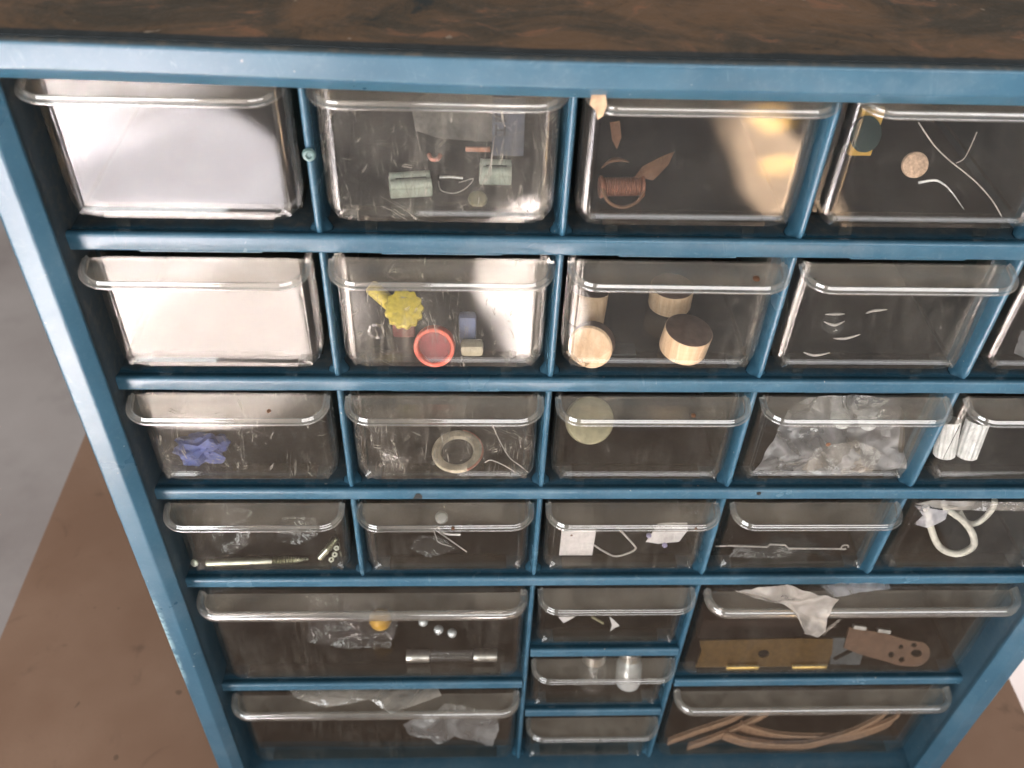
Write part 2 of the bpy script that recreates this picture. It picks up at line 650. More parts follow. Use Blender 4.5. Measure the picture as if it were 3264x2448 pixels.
def shelf(x0, x1, zc, h):
    pr = shelf_profile(h)
    nx = max(2, int((x1 - x0) / 14))
    vs, fs = [], []
    m = len(pr)
    for i in range(nx + 1):
        x = x0 + (x1 - x0) * i / nx
        for (y, z) in pr:
            vs.append((x, y, zc + z))
    for i in range(nx):
        for k in range(m):
            l = (k + 1) % m
            fs.append((i * m + k, i * m + l, (i + 1) * m + l, (i + 1) * m + k))
    fs.append(tuple(range(m)))
    fs.append(tuple(nx * m + k for k in range(m))[::-1])
    fix_normals(cab('shelf', MB().add(vs, fs), BLUE_SHELF, sharp=50))


shelf(-0.85, 290.85, 0, 2.45)
for r_ in (1, 2, 3):
    shelf(-0.85, 290.85, -46 * r_, 2.2)
shelf(-0.85, 114.9, -207, 2.2)
shelf(175.1, 290.85, -207, 2.2)
shelf(117.1, 172.9, -184, 2.2)
shelf(117.1, 172.9, -230, 2.2)


def divider(x, z0, z1):
    # rounded wedge in plan, flaring into small fillets where it meets the shelf below
    plan = [(138, 1.25), (9, 1.25), (8, 1.22), (7, 1.2), (6, 1.18), (4.5, 1.1), (3.4, 1.05), (2.4, 0.98), (1.5, 0.78), (1.05, 0.45), (0.9, 0.0)]
    full = [(y, w) for y, w in plan] + [(y, -w) for y, w in plan[-2::-1]]
    zs = [0, 0.3, 0.7, 1.2, 1.8, 2.5, 3.4, 4.5, (z1 - z0) * .5, z1 - z0]
    vs, fs = [], []
    m = len(full)
    for z in zs:
        fl = 1.7 * max(0, 1 - z / 4.5) ** 2.5
        for (y, w) in full:
            k = min(1, max(0, (y - 2.6) / 1.6)) * min(1, max(0, (8.0 - y) / 1.8))
            slope = 0.9 * max(0, 1 - z / 3.0) * (1 - k)
            sgn = 1 if w > 0 else (-1 if w < 0 else 0)
            vs.append((x + w + sgn * fl * k, y + slope, z0 + z))
    for i in range(len(zs) - 1):
        for k in range(m):
            l = (k + 1) % m
            fs.append((i * m + k, i * m + l, (i + 1) * m + l, (i + 1) * m + k))
    fs.append(tuple(range(m)))
    fs.append(tuple((len(zs) - 1) * m + k for k in range(m))[::-1])
    fix_normals(cab('divider', MB().add(vs, fs), BLUE, sharp=60))


for r_ in range(4):
    for c_ in range(1, 5):
        divider(58 * c_, -46 * r_ + 1.4, -46 * (r_ - 1) + 0.1 if r_ else 43.7)
for (x_) in (116, 174):
    # below the fourth shelf the two dividers stand in front of the half shelves
    divider(x_, -273.9, -138 + 0.1)


def stop_tab(xc, hw, zt):
    cab('stop_tab', MB().box((xc - hw, 2.0, zt - 3.4), (xc + hw, 2.59, zt - 1.75), 0.1), BLUE)


for r_ in range(1, 4):
    for c_ in range(5):
        stop_tab(58 * c_ + 29, 14.6, -46 * (r_ - 1) - 0.5)
for (xc, zz) in ((145, -138), (145, -184), (145, -230)):
    stop_tab(xc, 14.6, zz - 0.5)
for (xc, zz) in ((58, -138), (58, -207), (232, -138), (232, -207)):
    stop_tab(xc - 29, 15, zz - 0.5)
    stop_tab(xc + 26, 15, zz - 0.5)


# ------------------------------------------------------------------ drawers
def u_curve(hw, zb, zt, R_, n=7):
    """open U outline, left top -> bottom -> right top, in (x, z)"""
    pts = [(-hw, zt), (-hw, zt - 0.6), (-hw, zt - (zt - zb) * .35)]
    for i in range(n + 1):
        a = math.pi + (math.pi / 2) * i / n
        pts.append((-hw + R_ + R_ * math.cos(a), zb + R_ + R_ * math.sin(a)))
    return pts + [(-x, z) for x, z in pts[::-1]]


def front_panel(name, hw, zb, zt, parent, mat, side_r=3.1, bot_r=1.8, R_=6.0, recess=True, yf=0.5):
    rings = [(u_curve(hw, zb, zt, R_), 7.0)]
    for t in (0, 12, 24, 36, 48, 60, 72, 82, 90):
        a = R(t)
        si, bi = side_r * (1 - math.cos(a)), bot_r * (1 - math.cos(a))
        rings.append((u_curve(hw - si, zb + bi, zt, max(0.6, R_ - (si + bi) / 2 * 1.25)), yf + 2.6 * (1 - math.sin(a))))
    if recess:
        hw2, zb2 = hw - side_r, zb + bot_r
        rings.append((u_curve(hw2 - .12, zb2 + .9, zt, 0.45), yf))
        rings.append((u_curve(hw2 - .5, zb2 + 1.7, zt, 0.4), yf + 0.42))
    n = len(rings[0][0])
    vs, fs = [], []
    for pts, y in rings:
        vs += [(x, y, z) for x, z in pts]
    for r in range(len(rings) - 1):
        for k in range(n - 1):
            fs.append((r * n + k, r * n + k + 1, (r + 1) * n + k + 1, (r + 1) * n + k))
    b = (len(rings) - 1) * n
    for k in range(n // 2 - 1):
        fs.append((b + k, b + k + 1, b + n - 2 - k, b + n - 1 - k))
    o = link(name, vs, fs, mat, parent, sharp=24)
    # make the outside of the shell face the front
    if sum(p.normal.y * p.area for p in o.data.polygons) > 0:
        o.data.flip_normals()
    s = o.modifiers.new('wall', 'SOLIDIFY')
    s.thickness = 1.1 * MM
    s.offset = -1
    e = o.modifiers.new('crisp', 'EDGE_SPLIT')
    e.split_angle = R(24)
    o.modifiers.new('flat', 'WEIGHTED_NORMAL').weight = 90
    return o


def handle(name, hw, parent, mat, zs, depth=9.0, rx=7.4, ry=6.6, big=False):
    """shelf-like pull with rounded corners; the raised bead along its edge is its rim"""
    zb, zt = zs                                 # underside, floor of the tray-like top
    if big:
        prof = [(2.4, zb + .2), (0.9, zb), (0.3, zb + .4), (0.0, zb + 1.2), (0.05, zb + 2.2), (0.45, zb + 3.2), (1.1, zb + 3.75), (1.8, zb + 3.7),
                (2.4, zb + 3.1), (2.8, zb + 2.2), (3.0, zb + 1.2)]
        ins = 2.6
    else:
        prof = [(1.95, zb + .1), (0.45, zb), (0.1, zb + .15), (0.0, zb + .4), (0.1, zb + .68), (0.4, zb + .8), (0.72, zb + .74), (0.92, zb + .9), (1.02, zb + 1.3),
                (1.25, zb + 1.58), (1.5, zb + 1.55), (1.7, zb + 1.35), (1.85, zb + 1.0), (1.95, zb + .6)]
        ins = 1.9
    back = 0.45
    nn = 10

    def plan(s):
        ax, ay = max(0.8, rx - s), max(0.8, ry - s)
        pts = [(-hw + s, back), (-hw + s, -0.5), (-hw + s, -1.3)]
        for i in range(nn + 1):
            a = math.pi + (math.pi / 2) * i / nn
            pts.append((-hw + s + ax + ax * math.cos(a), -depth + s + ay + ay * math.sin(a)))
        return pts + [(-x, y) for x, y in pts[::-1]]

    def sweep(rings, closed):
        # the lip climbs towards the top edge of the front it grows from
        n = len(rings[0][0])
        vs, fs = [], []
        for pts, z in rings:
            vs += [(x, y, z + 1.7 * ((y + depth) / depth) ** 1.3) for x, y in pts]
        m = len(rings)
        for r in range(m if closed else m - 1):
            q = (r + 1) % m
            for k in range(n - 1):
                fs.append((r * n + k, r * n + k + 1, q * n + k + 1, q * n + k))
        if closed:
            fs.append(tuple(r * n for r in range(m)))
            fs.append(tuple(r * n + n - 1 for r in range(m))[::-1])
        else:
            for b in (0, (m - 1) * n):
                for k in range(n // 2 - 1):
                    fs.append((b + k, b + k + 1, b + n - 2 - k, b + n - 1 - k))
            fs.append(tuple([r * n for r in range(m)] + [r * n + n - 1 for r in range(m - 1, -1, -1)]))
        return vs, fs
    h = fix_normals(link(name, *sweep([(plan(ins), zb + .16), (plan(ins), zt)], False), mat, parent, sharp=40))
    fix_normals(link('rim', *sweep([(plan(s), z) for s, z in prof], True), CLEAR_RIM, h, sharp=45))
    return h


def tray(name, hw, zb, zt, depth, parent, feet):
    mb = MB()
    w = 1.1
    y0 = 7.05
    mb.box((-hw, y0, zb), (hw, depth, zb + w))
    mb.box((-hw, y0, zb + w + .01), (-hw + w, depth, zt))
    mb.box((hw - w, y0, zb + w + .01), (hw, depth, zt))
    mb.box((-hw + w + .01, depth - w, zb + w + .01), (hw - w - .01, depth, zt))
    # floor strip that runs forward to the front panel
    mb.box((-hw + 6, 2.0, zb + 0.02), (hw - 6, y0 - .02, zb + w))
    return mb.obj(name, CLEAR_TRAY, parent, smooth=False)


def feet(hw, zb, parent):
    for sx in (-1, 1):
        MB().box((sx * hw * .66 - 1.5, 4.2, 1.45), (sx * hw * .66 + 1.5, 5.2, zb - .05), 0.15).obj('foot', CLEAR_FRONT, parent)


SMALL = [None]


def small_drawer(col, row, label, front=None, rot=(0, 0, 0), handle_on=True, dx=0.0, dy=0.0, dz=0.0):
    t = thing('storage_bin', (58 * col + 29 + dx, dy, -46 * row + dz), label, 'drawer', 'small clear drawers of the cabinet', rot)
    parts = []
    if SMALL[0] is None:
        SMALL[0] = [front_panel('front_panel', 26.4, 5.6, 41.3, t, CLEAR_FRONT),
                    handle('handle', 27.4, t, CLEAR_LIP, (39.15, 40.05)),
                    tray('tray', 25.6, 5.6, 39.0, 132, t, True)]
        feet(25.6, 5.6, t)
        SMALL[0] += [c for c in t.children if c.name.startswith('foot')]
        parts = SMALL[0]
    else:
        for s in SMALL[0]:
            if s.name.startswith('handle') and not handle_on:
                continue
            c = s.copy()
            c.parent = t
            COL.objects.link(c)
            parts.append(c)
            for sub in s.children:
                d = sub.copy()
                d.parent = c
                COL.objects.link(d)
    if front is not None:
        p = parts[0]
        p.data = p.data.copy() if p.data.users > 1 else p.data
        p.data.materials.clear()
        p.data.materials.append(front)
    return t


def large_drawer(xc, zc, label, rot=(0, 0, 0)):
    t = thing('wide_storage_bin', (xc, 0, zc), label, 'drawer', 'large clear drawers at the bottom of the cabinet', rot)
    front_panel('front_panel', 55.6, 4.8, 65.2, t, CLEAR_CLEAN, side_r=3.4, bot_r=2.2, R_=7.0, recess=False)
    handle('handle', 56.3, t, CLEAR_LIP, (59.2, 60.8), depth=9.0, rx=8.0, ry=7.0, big=True)
    tray('tray', 54.5, 4.8, 60.0, 132, t, True)
    feet(54.5, 4.8, t)
    return t
D = small_drawer
D(0, 0, 'top row drawer furthest left, empty, its front mirroring grey light', dx=-.8)
D(1, 0, 'top row drawer holding two pale terminal blocks', front=CLEAR_WORN)
D(2, 0, 'top row drawer holding a copper coil, warm yellow reflection on its right', dz=-.2, rot=(0, 0, R(.3)))
D(3, 0, 'top row drawer holding a round tan disc and a dark green disc')
D(4, 0, 'top row drawer at the right frame, mostly outside the picture')
D(0, 1, 'second row drawer furthest left, empty, its front gleaming white', dx=-.8, dz=-.5)
D(1, 1, 'second row drawer holding a red ring and a yellow ribbed cap', front=CLEAR_WORN)
D(2, 1, 'second row drawer holding two round wooden plugs', dx=-.3, rot=(0, R(.4), 0))
D(3, 1, 'second row drawer holding a few clear curved plastic bits', dx=-.6)
D(4, 1, 'second row drawer at the right edge with a bright left rim')
D(0, 2, 'third row drawer furthest left holding a blue rubber lump', front=CLEAR_WORN, dx=-.8)
D(1, 2, 'third row drawer holding a translucent beige ring, heavily scratched front', front=CLEAR_WORN)
D(2, 2, 'third row drawer holding a pale yellow disc behind its handle')
D(3, 2, 'third row drawer stuffed with a crumpled clear plastic bag', dx=-.6, dz=.2)
D(4, 2, 'third row drawer holding two white ribbed plugs')
D(0, 3, 'fourth row drawer furthest left holding zinc screws', dx=-.8)
D(1, 3, 'fourth row drawer holding thin wires, a rust spot on its handle', rot=(0, R(-.5), 0))
D(2, 3, 'fourth row drawer holding a white label and a looped string')
D(3, 3, 'fourth row drawer holding a thin clear rod')
D(4, 3, 'fourth row drawer without a handle holding white rubber loops', handle_on=False)
D(2, 4, 'topmost of the three small drawers in the bottom centre, pale paper scraps inside', front=CLEAR_CLEAN)
D(2, 5, 'middle of the three small drawers in the bottom centre, two bulbs inside', front=CLEAR_CLEAN)
D(2, 6, 'lowest of the three small drawers in the bottom centre, empty', front=CLEAR_CLEAN)
large_drawer(58, -207, 'upper wide drawer at bottom left holding a glass fuse')
large_drawer(58, -276, 'lower wide drawer at bottom left stuffed with a clear plastic bag')
large_drawer(232, -207, 'upper wide drawer at bottom right holding brass hinges, film hanging out')
large_drawer(232, -276, 'lower wide drawer at bottom right holding brown leather straps')
# ------------------------------------------------------------------ materials of the small contents
M_TERM = simple('pale_green_plastic', (0.42, 0.47, 0.39), 0.45)
M_SLOT = simple('dark_slot', (0.07, 0.08, 0.07), 0.6)
M_COPPER = simple('dull_copper', (0.30, 0.125, 0.075), 0.5, 0.35, scale=900, bump=0.3)
M_BRONZE = simple('dark_bronze', (0.17, 0.085, 0.045), 0.5, 0.4, scale=900, bump=0.3)
M_PINK = simple('bright_copper', (0.62, 0.25, 0.18), 0.35, 0.5)
M_PAPER = simple('grey_newsprint', (0.13, 0.12, 0.105), 0.85, scale=900)
M_NAVY = simple('slate_blue_card', (0.065, 0.075, 0.10), 0.7)
M_INK = simple('black_ink', (0.02, 0.02, 0.025), 0.7)
M_TAN = simple('tan_cork', (0.52, 0.36, 0.25), 0.8, scale=1400, vary=0.3)
M_GREEN = simple('dark_green_plastic', (0.012, 0.035, 0.032), 0.5)
M_GOLD = simple('mustard_plastic', (0.60, 0.36, 0.07), 0.4)
M_YELLOW = simple('yellow_plastic', (0.72, 0.56, 0.06), 0.45, bump=0.3, scale=600)
M_RED = simple('coral_red_plastic', (0.80, 0.15, 0.09), 0.42)
M_REDIN = simple('dull_red_plastic', (0.27, 0.05, 0.05), 0.5)
M_CREAM = simple('cream_plastic', (0.55, 0.49, 0.36), 0.5)
M_BLUEGREY = simple('pale_blue_plastic', (0.15, 0.18, 0.29), 0.5)
M_ROYAL = simple('royal_blue_rubber', (0.03, 0.062, 0.25), 0.5, bump=0.4, scale=500)
M_BEIGE = simple('translucent_beige_rubber', (0.46, 0.39, 0.28), 0.45, vary=0.3)
M_PALEYEL = simple('pale_yellow_plastic', (0.30, 0.275, 0.165), 0.5)
M_WHITE = simple('milky_white_plastic', (0.74, 0.75, 0.74), 0.45)
M_RUBBERW = simple('white_rubber', (0.62, 0.60, 0.53), 0.55)
M_ZINC = simple('zinc_plated_steel', (0.62, 0.63, 0.52), 0.28, 0.9)
M_STEEL = simple('nickel_steel', (0.60, 0.58, 0.54), 0.3, 0.85)
M_BRASSB = simple('bright_brass', (0.78, 0.56, 0.20), 0.22, 0.85)
M_BRASS = simple('dull_brass', (0.12, 0.072, 0.022), 0.34, 0.5, scale=500, bump=0.08)
M_BRASSDK = simple('dark_hole', (0.03, 0.02, 0.012), 0.7)
M_GREYPL = simple('grey_steel_plate', (0.085, 0.095, 0.10), 0.4, 0.5)
M_BROWNPL = simple('brown_lacquered_steel', (0.135, 0.075, 0.045), 0.45, 0.3)
M_LEATHER = simple('brown_leather', (0.33, 0.195, 0.12), 0.7, bump=0.3, scale=700)
M_LEATHER_EDGE = simple('leather_pale_edge', (0.36, 0.22, 0.135), 0.75)
M_LABEL = simple('white_paper_label', (0.62, 0.59, 0.58), 0.8, scale=700, vary=0.1)
M_STRING = simple('grey_string', (0.50, 0.46, 0.43), 0.8)
M_ORANGE = simple('orange_yellow_plastic', (0.60, 0.33, 0.03), 0.4)
M_RUSTSPOT = simple('rust_spot', (0.14, 0.06, 0.028), 0.8, vary=0.3)
M_DIRT = simple('dark_dirt', (0.022, 0.022, 0.020), 0.8)
M_CORK = simple('torn_tan_tape', (0.55, 0.36, 0.22), 0.8, vary=0.3)
M_MINT = simple('grey_mint_glue', (0.13, 0.20, 0.19), 0.3)
M_SILVER = simple('bright_silvered_glass', (0.86, 0.90, 0.92), 0.2, 0.5, vary=0.05)
M_PURPLE = simple('lilac_film', (0.34, 0.31, 0.50), 0.3)


def make_wood():
    t = NT('turned_beech')
    v = t.coord(scale=(60, 60, 900))
    v2 = t.coord(scale=(700, 700, 40))
    c = t.mix(t.ramp(t.noise(v2, 1.0, 4), 0.3, 0.7), (0.62, 0.41, 0.24), (0.76, 0.55, 0.36))
    c = t.mix(t.math('MULTIPLY', t.ramp(t.noise(v, 1.0, 3), 0.5, 0.7), 0.2), c, (0.45, 0.28, 0.15))
    return t.done(t.principled(Base_Color=c, Roughness=0.65))


M_WOOD = make_wood()
M_WOODTOP = simple('stained_wood_face', (0.125, 0.075, 0.055), 0.5, vary=0.25, scale=400)


def make_film(name, alpha, col, f0=0.10, rough=0.12):
    t = NT(name)
    v = t.coord()
    n = t.noise(v, 70, 3, 0.5, 1.2)
    m = t.noise(v, 240, 2, 0.5, 0.8)
    a = t.ramp(n, 0.3, 0.75, alpha * 0.55, min(0.9, alpha * 1.4))
    nrm = t.bump(m, 0.35, 0.0015, t.bump(n, 0.5, 0.004))
    tr = t.n('ShaderNodeBsdfTransparent')
    gl = t.n('ShaderNodeBsdfGlossy')
    gl.inputs['Roughness'].default_value = rough
    t.set(gl.inputs['Normal'], nrm)
    geo = t.n('ShaderNodeNewGeometry')
    dot = t.n('ShaderNodeVectorMath', operation='DOT_PRODUCT')
    t.set(dot.inputs[0], nrm)
    t.set(dot.inputs[1], geo.outputs['Incoming'])
    c = t.math('ABSOLUTE', dot.outputs['Value'])
    fres = t.math('MULTIPLY_ADD', t.math('POWER', t.math('SUBTRACT', 1.0, c), 4.0), 0.8, f0)
    df = t.n('ShaderNodeBsdfDiffuse')
    t.set(df.inputs[0], col)
    tl = t.n('ShaderNodeBsdfTranslucent')
    t.set(tl.inputs[0], col)
    clear = t.mixsh(fres, tr.outputs[0], gl.outputs[0])
    return t.done(t.mixsh(a, clear, t.mixsh(0.45, df.outputs[0], tl.outputs[0])))


FILM = make_film('clear_polythene', 0.42, (0.84, 0.83, 0.85), 0.14)
FILM_DRAPE = make_film('draped_polythene', 0.62, (0.66, 0.60, 0.53), 0.12)
FILM_FAINT = make_film('faint_polythene', 0.07, (0.6, 0.58, 0.56), 0.06)
FILM_THICK = make_film('yellowed_polythene', 0.36, (0.68, 0.61, 0.52), 0.13)
GLASS = make_film('thin_clear_glass', 0.06, (0.6, 0.6, 0.6), 0.10, 0.04)


# ------------------------------------------------------------------ builders for the contents
def place(mb, name, mat, label, cat, group=None, **kw):
    """one-mesh thing with its origin at the middle of its base"""
    xs = [v[0] for v in mb.v]
    ys = [v[1] for v in mb.v]
    zs = [v[2] for v in mb.v]
    c = Vector(((min(xs) + max(xs)) / 2, (min(ys) + max(ys)) / 2, min(zs)))
    mb.v = [tuple(Vector(v) - c) for v in mb.v]
    o = mb.obj(name, mat, **kw)
    fix_normals(o)
    o.location = c * MM
    return tag(o, label, cat, group)


def part_at(mb, name, mat, parent, **kw):
    c = Vector(parent.location) / MM
    p = parent
    while p.parent:
        p = p.parent
        c += Vector(p.location) / MM
    mb.v = [tuple(Vector(v) - c) for v in mb.v]
    return fix_normals(mb.obj(name, mat, parent, **kw))


def spline(pts, n=8, closed=False):
    P = [Vector(p) for p in pts]
    out = []
    m = len(P)
    for i in range(m if closed else m - 1):
        g_ = (lambda k: P[k % m]) if closed else (lambda k: P[min(max(k, 0), m - 1)])
        p0, p1, p2, p3 = g_(i - 1), g_(i), g_(i + 1), g_(i + 2)
        for k in range(n):
            t = k / n
            out.append(0.5 * ((2 * p1) + (-p0 + p2) * t + (2 * p0 - 5 * p1 + 4 * p2 - p3) * t * t + (-p0 + 3 * p1 - 3 * p2 + p3) * t ** 3))
    if not closed:
        out.append(P[-1])
    return out


def crumple(loop, levels, amp, seed, freq=0.11):
    """creased sheet spanned by a closed 3-D loop of points"""
    bm = bmesh.new()
    P = [Vector(p) for p in loop]
    c = sum(P, Vector()) / len(P)
    vs = [bm.verts.new(p) for p in P]
    cv = bm.verts.new(c)
    for i in range(len(vs)):
        bm.faces.new((vs[i], vs[(i + 1) % len(vs)], cv))
    bmesh.ops.subdivide_edges(bm, edges=bm.edges[:], cuts=2 ** levels - 1, use_grid_fill=True)
    bm.normal_update()
    nrm = sum((f.normal * f.calc_area() for f in bm.faces), Vector()).normalized()
    for v in bm.verts:
        q = v.co * freq + Vector((seed * 3.1, seed * 1.7, seed * 2.3))
        a = abs(noise.noise(q)) * 2.0 - 0.5 + 0.7 * (abs(noise.noise(q * 2.1)) - 0.25) + 0.06 * noise.noise(q * 5)
        j = Vector((noise.noise(q * 1.9 + Vector((9, 0, 0))), noise.noise(q * 1.9 + Vector((0, 9, 0))), noise.noise(q * 1.9 + Vector((0, 0, 9)))))
        v.co += nrm * (a * amp) + j * (amp * 0.35)
    return MB().bm(bm)


def basis(c, n, up=(0, 0, 1)):
    """matrix with +Z along n at point c"""
    n = Vector(n).normalized()
    x = Vector(up).cross(n)
    if x.length < 1e-4:
        x = Vector((1, 0, 0))
    x.normalize()
    y = n.cross(x)
    M = Matrix((x, y, n)).transposed().to_4x4()
    M.translation = Vector(c)
    return M


def disc_prof(r, h, b=0.4):
    return [(0, 0), (r - b, 0), (r - b * .3, b * .3), (r, b), (r, h - b), (r - b * .3, h - b * .3), (r - b, h), (0, h)]


def ridged(c, n, r, h, ridges, depth):
    return MB().lathe(disc_prof(r, h), 96, basis(c, n), lambda a, hh: 1 + depth * (0.5 + 0.5 * math.cos(a * ridges)) - depth)


# ---- top row, second drawer: two terminal blocks, paper, copper bits
def terminal(loc, rz, L, label):
    t = thing('terminal_block', loc, label, 'connector', 'pale terminal blocks', (0, 0, R(rz)))
    b = MB().box((-L / 2, -2.9, 0), (L / 2, 2.9, 3.4), 0.5)
    b.obj('body', M_TERM, t, sharp=60)
    for sy in (-1.75, 1.75):
        m = MB().tube([(-L / 2 + .2, sy, 3.1), (L / 2 - .2, sy, 3.1)], 1.35, 12)
        fix_normals(m.obj('ridge', M_TERM, t))
    MB().box((-L / 2 + 1.6, -.45, 3.35), (L / 2 - 1.2, .45, 3.75)).obj('slot', M_SLOT, t, smooth=False)
    return t


terminal((79.3, 12.6, 7.2), 8, 10.2, 'pale green terminal block left of the clear wire loop')
terminal((100.0, 17.6, 8.0), -2, 8.0, 'pale green terminal block beside the bright streak in the top row')
place(MB().tube(spline([(86.0, 15.5, 8.6), (86.6, 13.6, 7.2), (89.5, 12.6, 6.95), (92.4, 13.8, 7.4), (94.5, 16.6, 8.6), (91, 15.2, 8.4)], 8), 0.16, 6),
      'wire_loop', M_STRING, 'thin clear wire loop lying between two pale terminal blocks', 'wire')
place(MB().tube([(86.3, 14.5, 10.2), (89, 14.4, 10.4), (92, 14.6, 10.0)], 0.38, 8), 'metal_pin', M_STEEL,
      'short bright pin above the clear wire loop in the top row', 'pin')
place(crumple([(79, 27, 23), (80.5, 23, 18), (86, 21, 17.2), (92.6, 19, 17.6), (99.0, 18.4, 17.9), (99.2, 22, 22), (99.0, 27, 27), (88, 29, 28)], 2, 0.7, 3),
      'newspaper_scrap', M_PAPER, 'torn grey newspaper scrap behind the terminal blocks', 'paper')
card = thing('printed_card', (101.6, 18.6, 14.0), 'slate blue card printed with two black letters in the top row', 'card', None, (R(-12), 0, 0))
MB().box((-2.6, 0, 0), (5.2, 0.4, 14), 0.1).obj('sheet', M_NAVY, card, smooth=False)


def letter(rows, px, parent, name='letter'):
    """small flat print: strokes given as rectangles (x0, z0, x1, z1), raised a hair off the card"""
    mb = MB()
    for (x0, z0, x1, z1) in rows:
        mb.add([(x0, px, z0), (x1, px, z0), (x1, px, z1), (x0, px, z1)], [(0, 1, 2, 3)])
    return mb.obj(name, M_INK, parent, smooth=False)


letter([(-1.9, 8.3, -1.4, 10.9), (-1.39, 10.4, .7, 10.9), (-1.39, 9.35, .4, 9.85), (-1.39, 8.3, .7, 8.8)], -.01, card)
letter([(-1.9, 5.0, -1.4, 7.6), (.2, 5.0, .7, 7.6), (-1.39, 6.05, .19, 6.55)], -.01, card)
place(MB().tube(spline([(83.8, 14.2, 16.6), (84.6, 13.2, 15.9), (85.9, 13.2, 15.9), (86.7, 14.2, 16.5)], 6), 0.55, 8), 'copper_bit', M_PINK,
      'small pink copper curl above the left terminal block', 'copper scrap')
place(MB().box((92.6, 15.9, 16.4), (98.6, 16.5, 17.6), 0.15), 'copper_strip', M_COPPER,
      'flat copper strip under the newspaper scrap', 'metal strip')
place(ridged((95.6, 9.6, 6.8), (0, -.3, 1), 2.4, 1.2, 12, .05), 'yellow_washer', M_PALEYEL, 'dull yellow washer at the foot of the bright streak', 'washer')

# ---- top row, third drawer: copper coil and shavings
coil = thing('copper_coil', (130.4, 10.5, 8.0), 'brown copper coil bobbin in the third drawer of the top row', 'coil', None, (R(-18), 0, R(3)))
MC = Matrix.Rotation(R(90), 4, 'Y')
m = MB()
for i in range(15):
    x = -4.3 + i * 0.615
    m.lathe([(1.9, x - .3), (2.3, x - .12), (2.3, x + .12), (1.9, x + .3)], 18, Matrix.Translation((0, 0, 2.4)) @ MC, ring=True)
fix_normals(m.obj('winding', M_COPPER, coil))
for x in (-5.3, 4.75):
    fix_normals(MB().lathe(disc_prof(2.75, 0.8, .25), 22, Matrix.Translation((x, 0, 2.4)) @ MC).obj('flange', M_COPPER, coil))
place(MB().tube(spline([(125.4, 8.4, 11.4), (127, 6.8, 8.8), (130.5, 6.2, 7.6), (134, 7.2, 8.6), (135.6, 8.6, 10.6)], 8), 0.42, 8),
      'copper_wire', M_BRONZE, 'bent bronze wire under the copper coil', 'wire')
place(MB().tube(spline([(125.6, 14.2, 13.6), (127.2, 13.8, 15.6), (129.4, 13.6, 16.3), (131.9, 13.4, 15.8)], 8), lambda t: 0.25 + 0.6 * math.sin(math.pi * t), 8, flat=.5),
      'bronze_shaving', M_BRONZE, 'curved bronze shaving above the copper coil', 'metal shaving')
place(crumple([(133.2, 11, 13.0), (135, 11, 16.0), (139, 13, 17.6), (143, 15, 17.8), (142, 14, 14.8), (138, 12, 12.0)], 2, 0.6, 8),
      'dark_leaf', M_BRONZE, 'crumpled dark bronze leaf beside the copper coil', 'leaf')
place(crumple([(126.6, 16, 24.8), (127.6, 15, 20.6), (128.9, 15, 18.2), (129.9, 16, 20.8), (129.2, 17, 24.6)], 1, 0.4, 4), 'bronze_flake', M_BRONZE,
      'pointed bronze flake hanging under the handle of the coil drawer', 'flake')
place(crumple([(118.5, -7.6, 43.2), (121.2, -7.9, 43.4), (121.6, -8.8, 41.6), (121.0, -9.4, 39.4), (120.0, -9.3, 38.6), (119.4, -8.9, 40.4), (118.2, -8.4, 41.4)], 2, 0.45, 5),
      'torn_tape', M_CORK, 'torn tan tape scrap stuck to the corner of a top row handle', 'tape')

# ---- top row, fourth drawer: discs and wires
place(MB().lathe(disc_prof(3.05, 1.6), 30, basis((199.6, 9.4, 18.5), (-.1, -.85, .5))), 'cork_disc', M_TAN, 'round tan cork disc in the fourth drawer of the top row', 'disc')
place(MB().lathe(disc_prof(4.3, 1.4), 34, basis((188.9, 17.5, 22.0), (.3, -.85, .45))), 'green_disc', M_GREEN, 'dark green disc behind the bright drawer rim of the top row', 'disc')
place(MB().box((187.6, 19.5, 15), (193.4, 21.0, 27.6), 0.3), 'mustard_block', M_GOLD, 'mustard yellow block behind the dark green disc', 'block')
place(MB().tube(spline([(197.6, 10.4, 29), (202.5, 9, 24), (207.1, 8, 20.6), (211.4, 7, 18), (215.3, 6, 15.4), (219.4, 4.6, 12), (222.6, 3.2, 8.4)], 6), 0.13, 6), 'long_wire', M_STRING,
      'long thin grey wire slanting down the top row drawer', 'wire')
place(MB().tube(spline([(200, 5, 16.3), (203.6, 5, 17), (206, 4.6, 16.2), (208.5, 4, 14.3), (212.4, 3, 10.4)], 6), lambda t: 0.3 * (1 - t) + 0.04, 6), 'white_curl', M_WHITE,
      'short white plastic curl below the tan cork disc', 'plastic curl')
place(MB().tube(spline([(212.1, 10, 27), (211.4, 9, 24), (210.4, 8, 21.2), (208.9, 8, 19.9)], 5), 0.09, 6), 'hooked_wire', M_STRING, 'thin hooked wire beside the long slanting wire', 'wire')

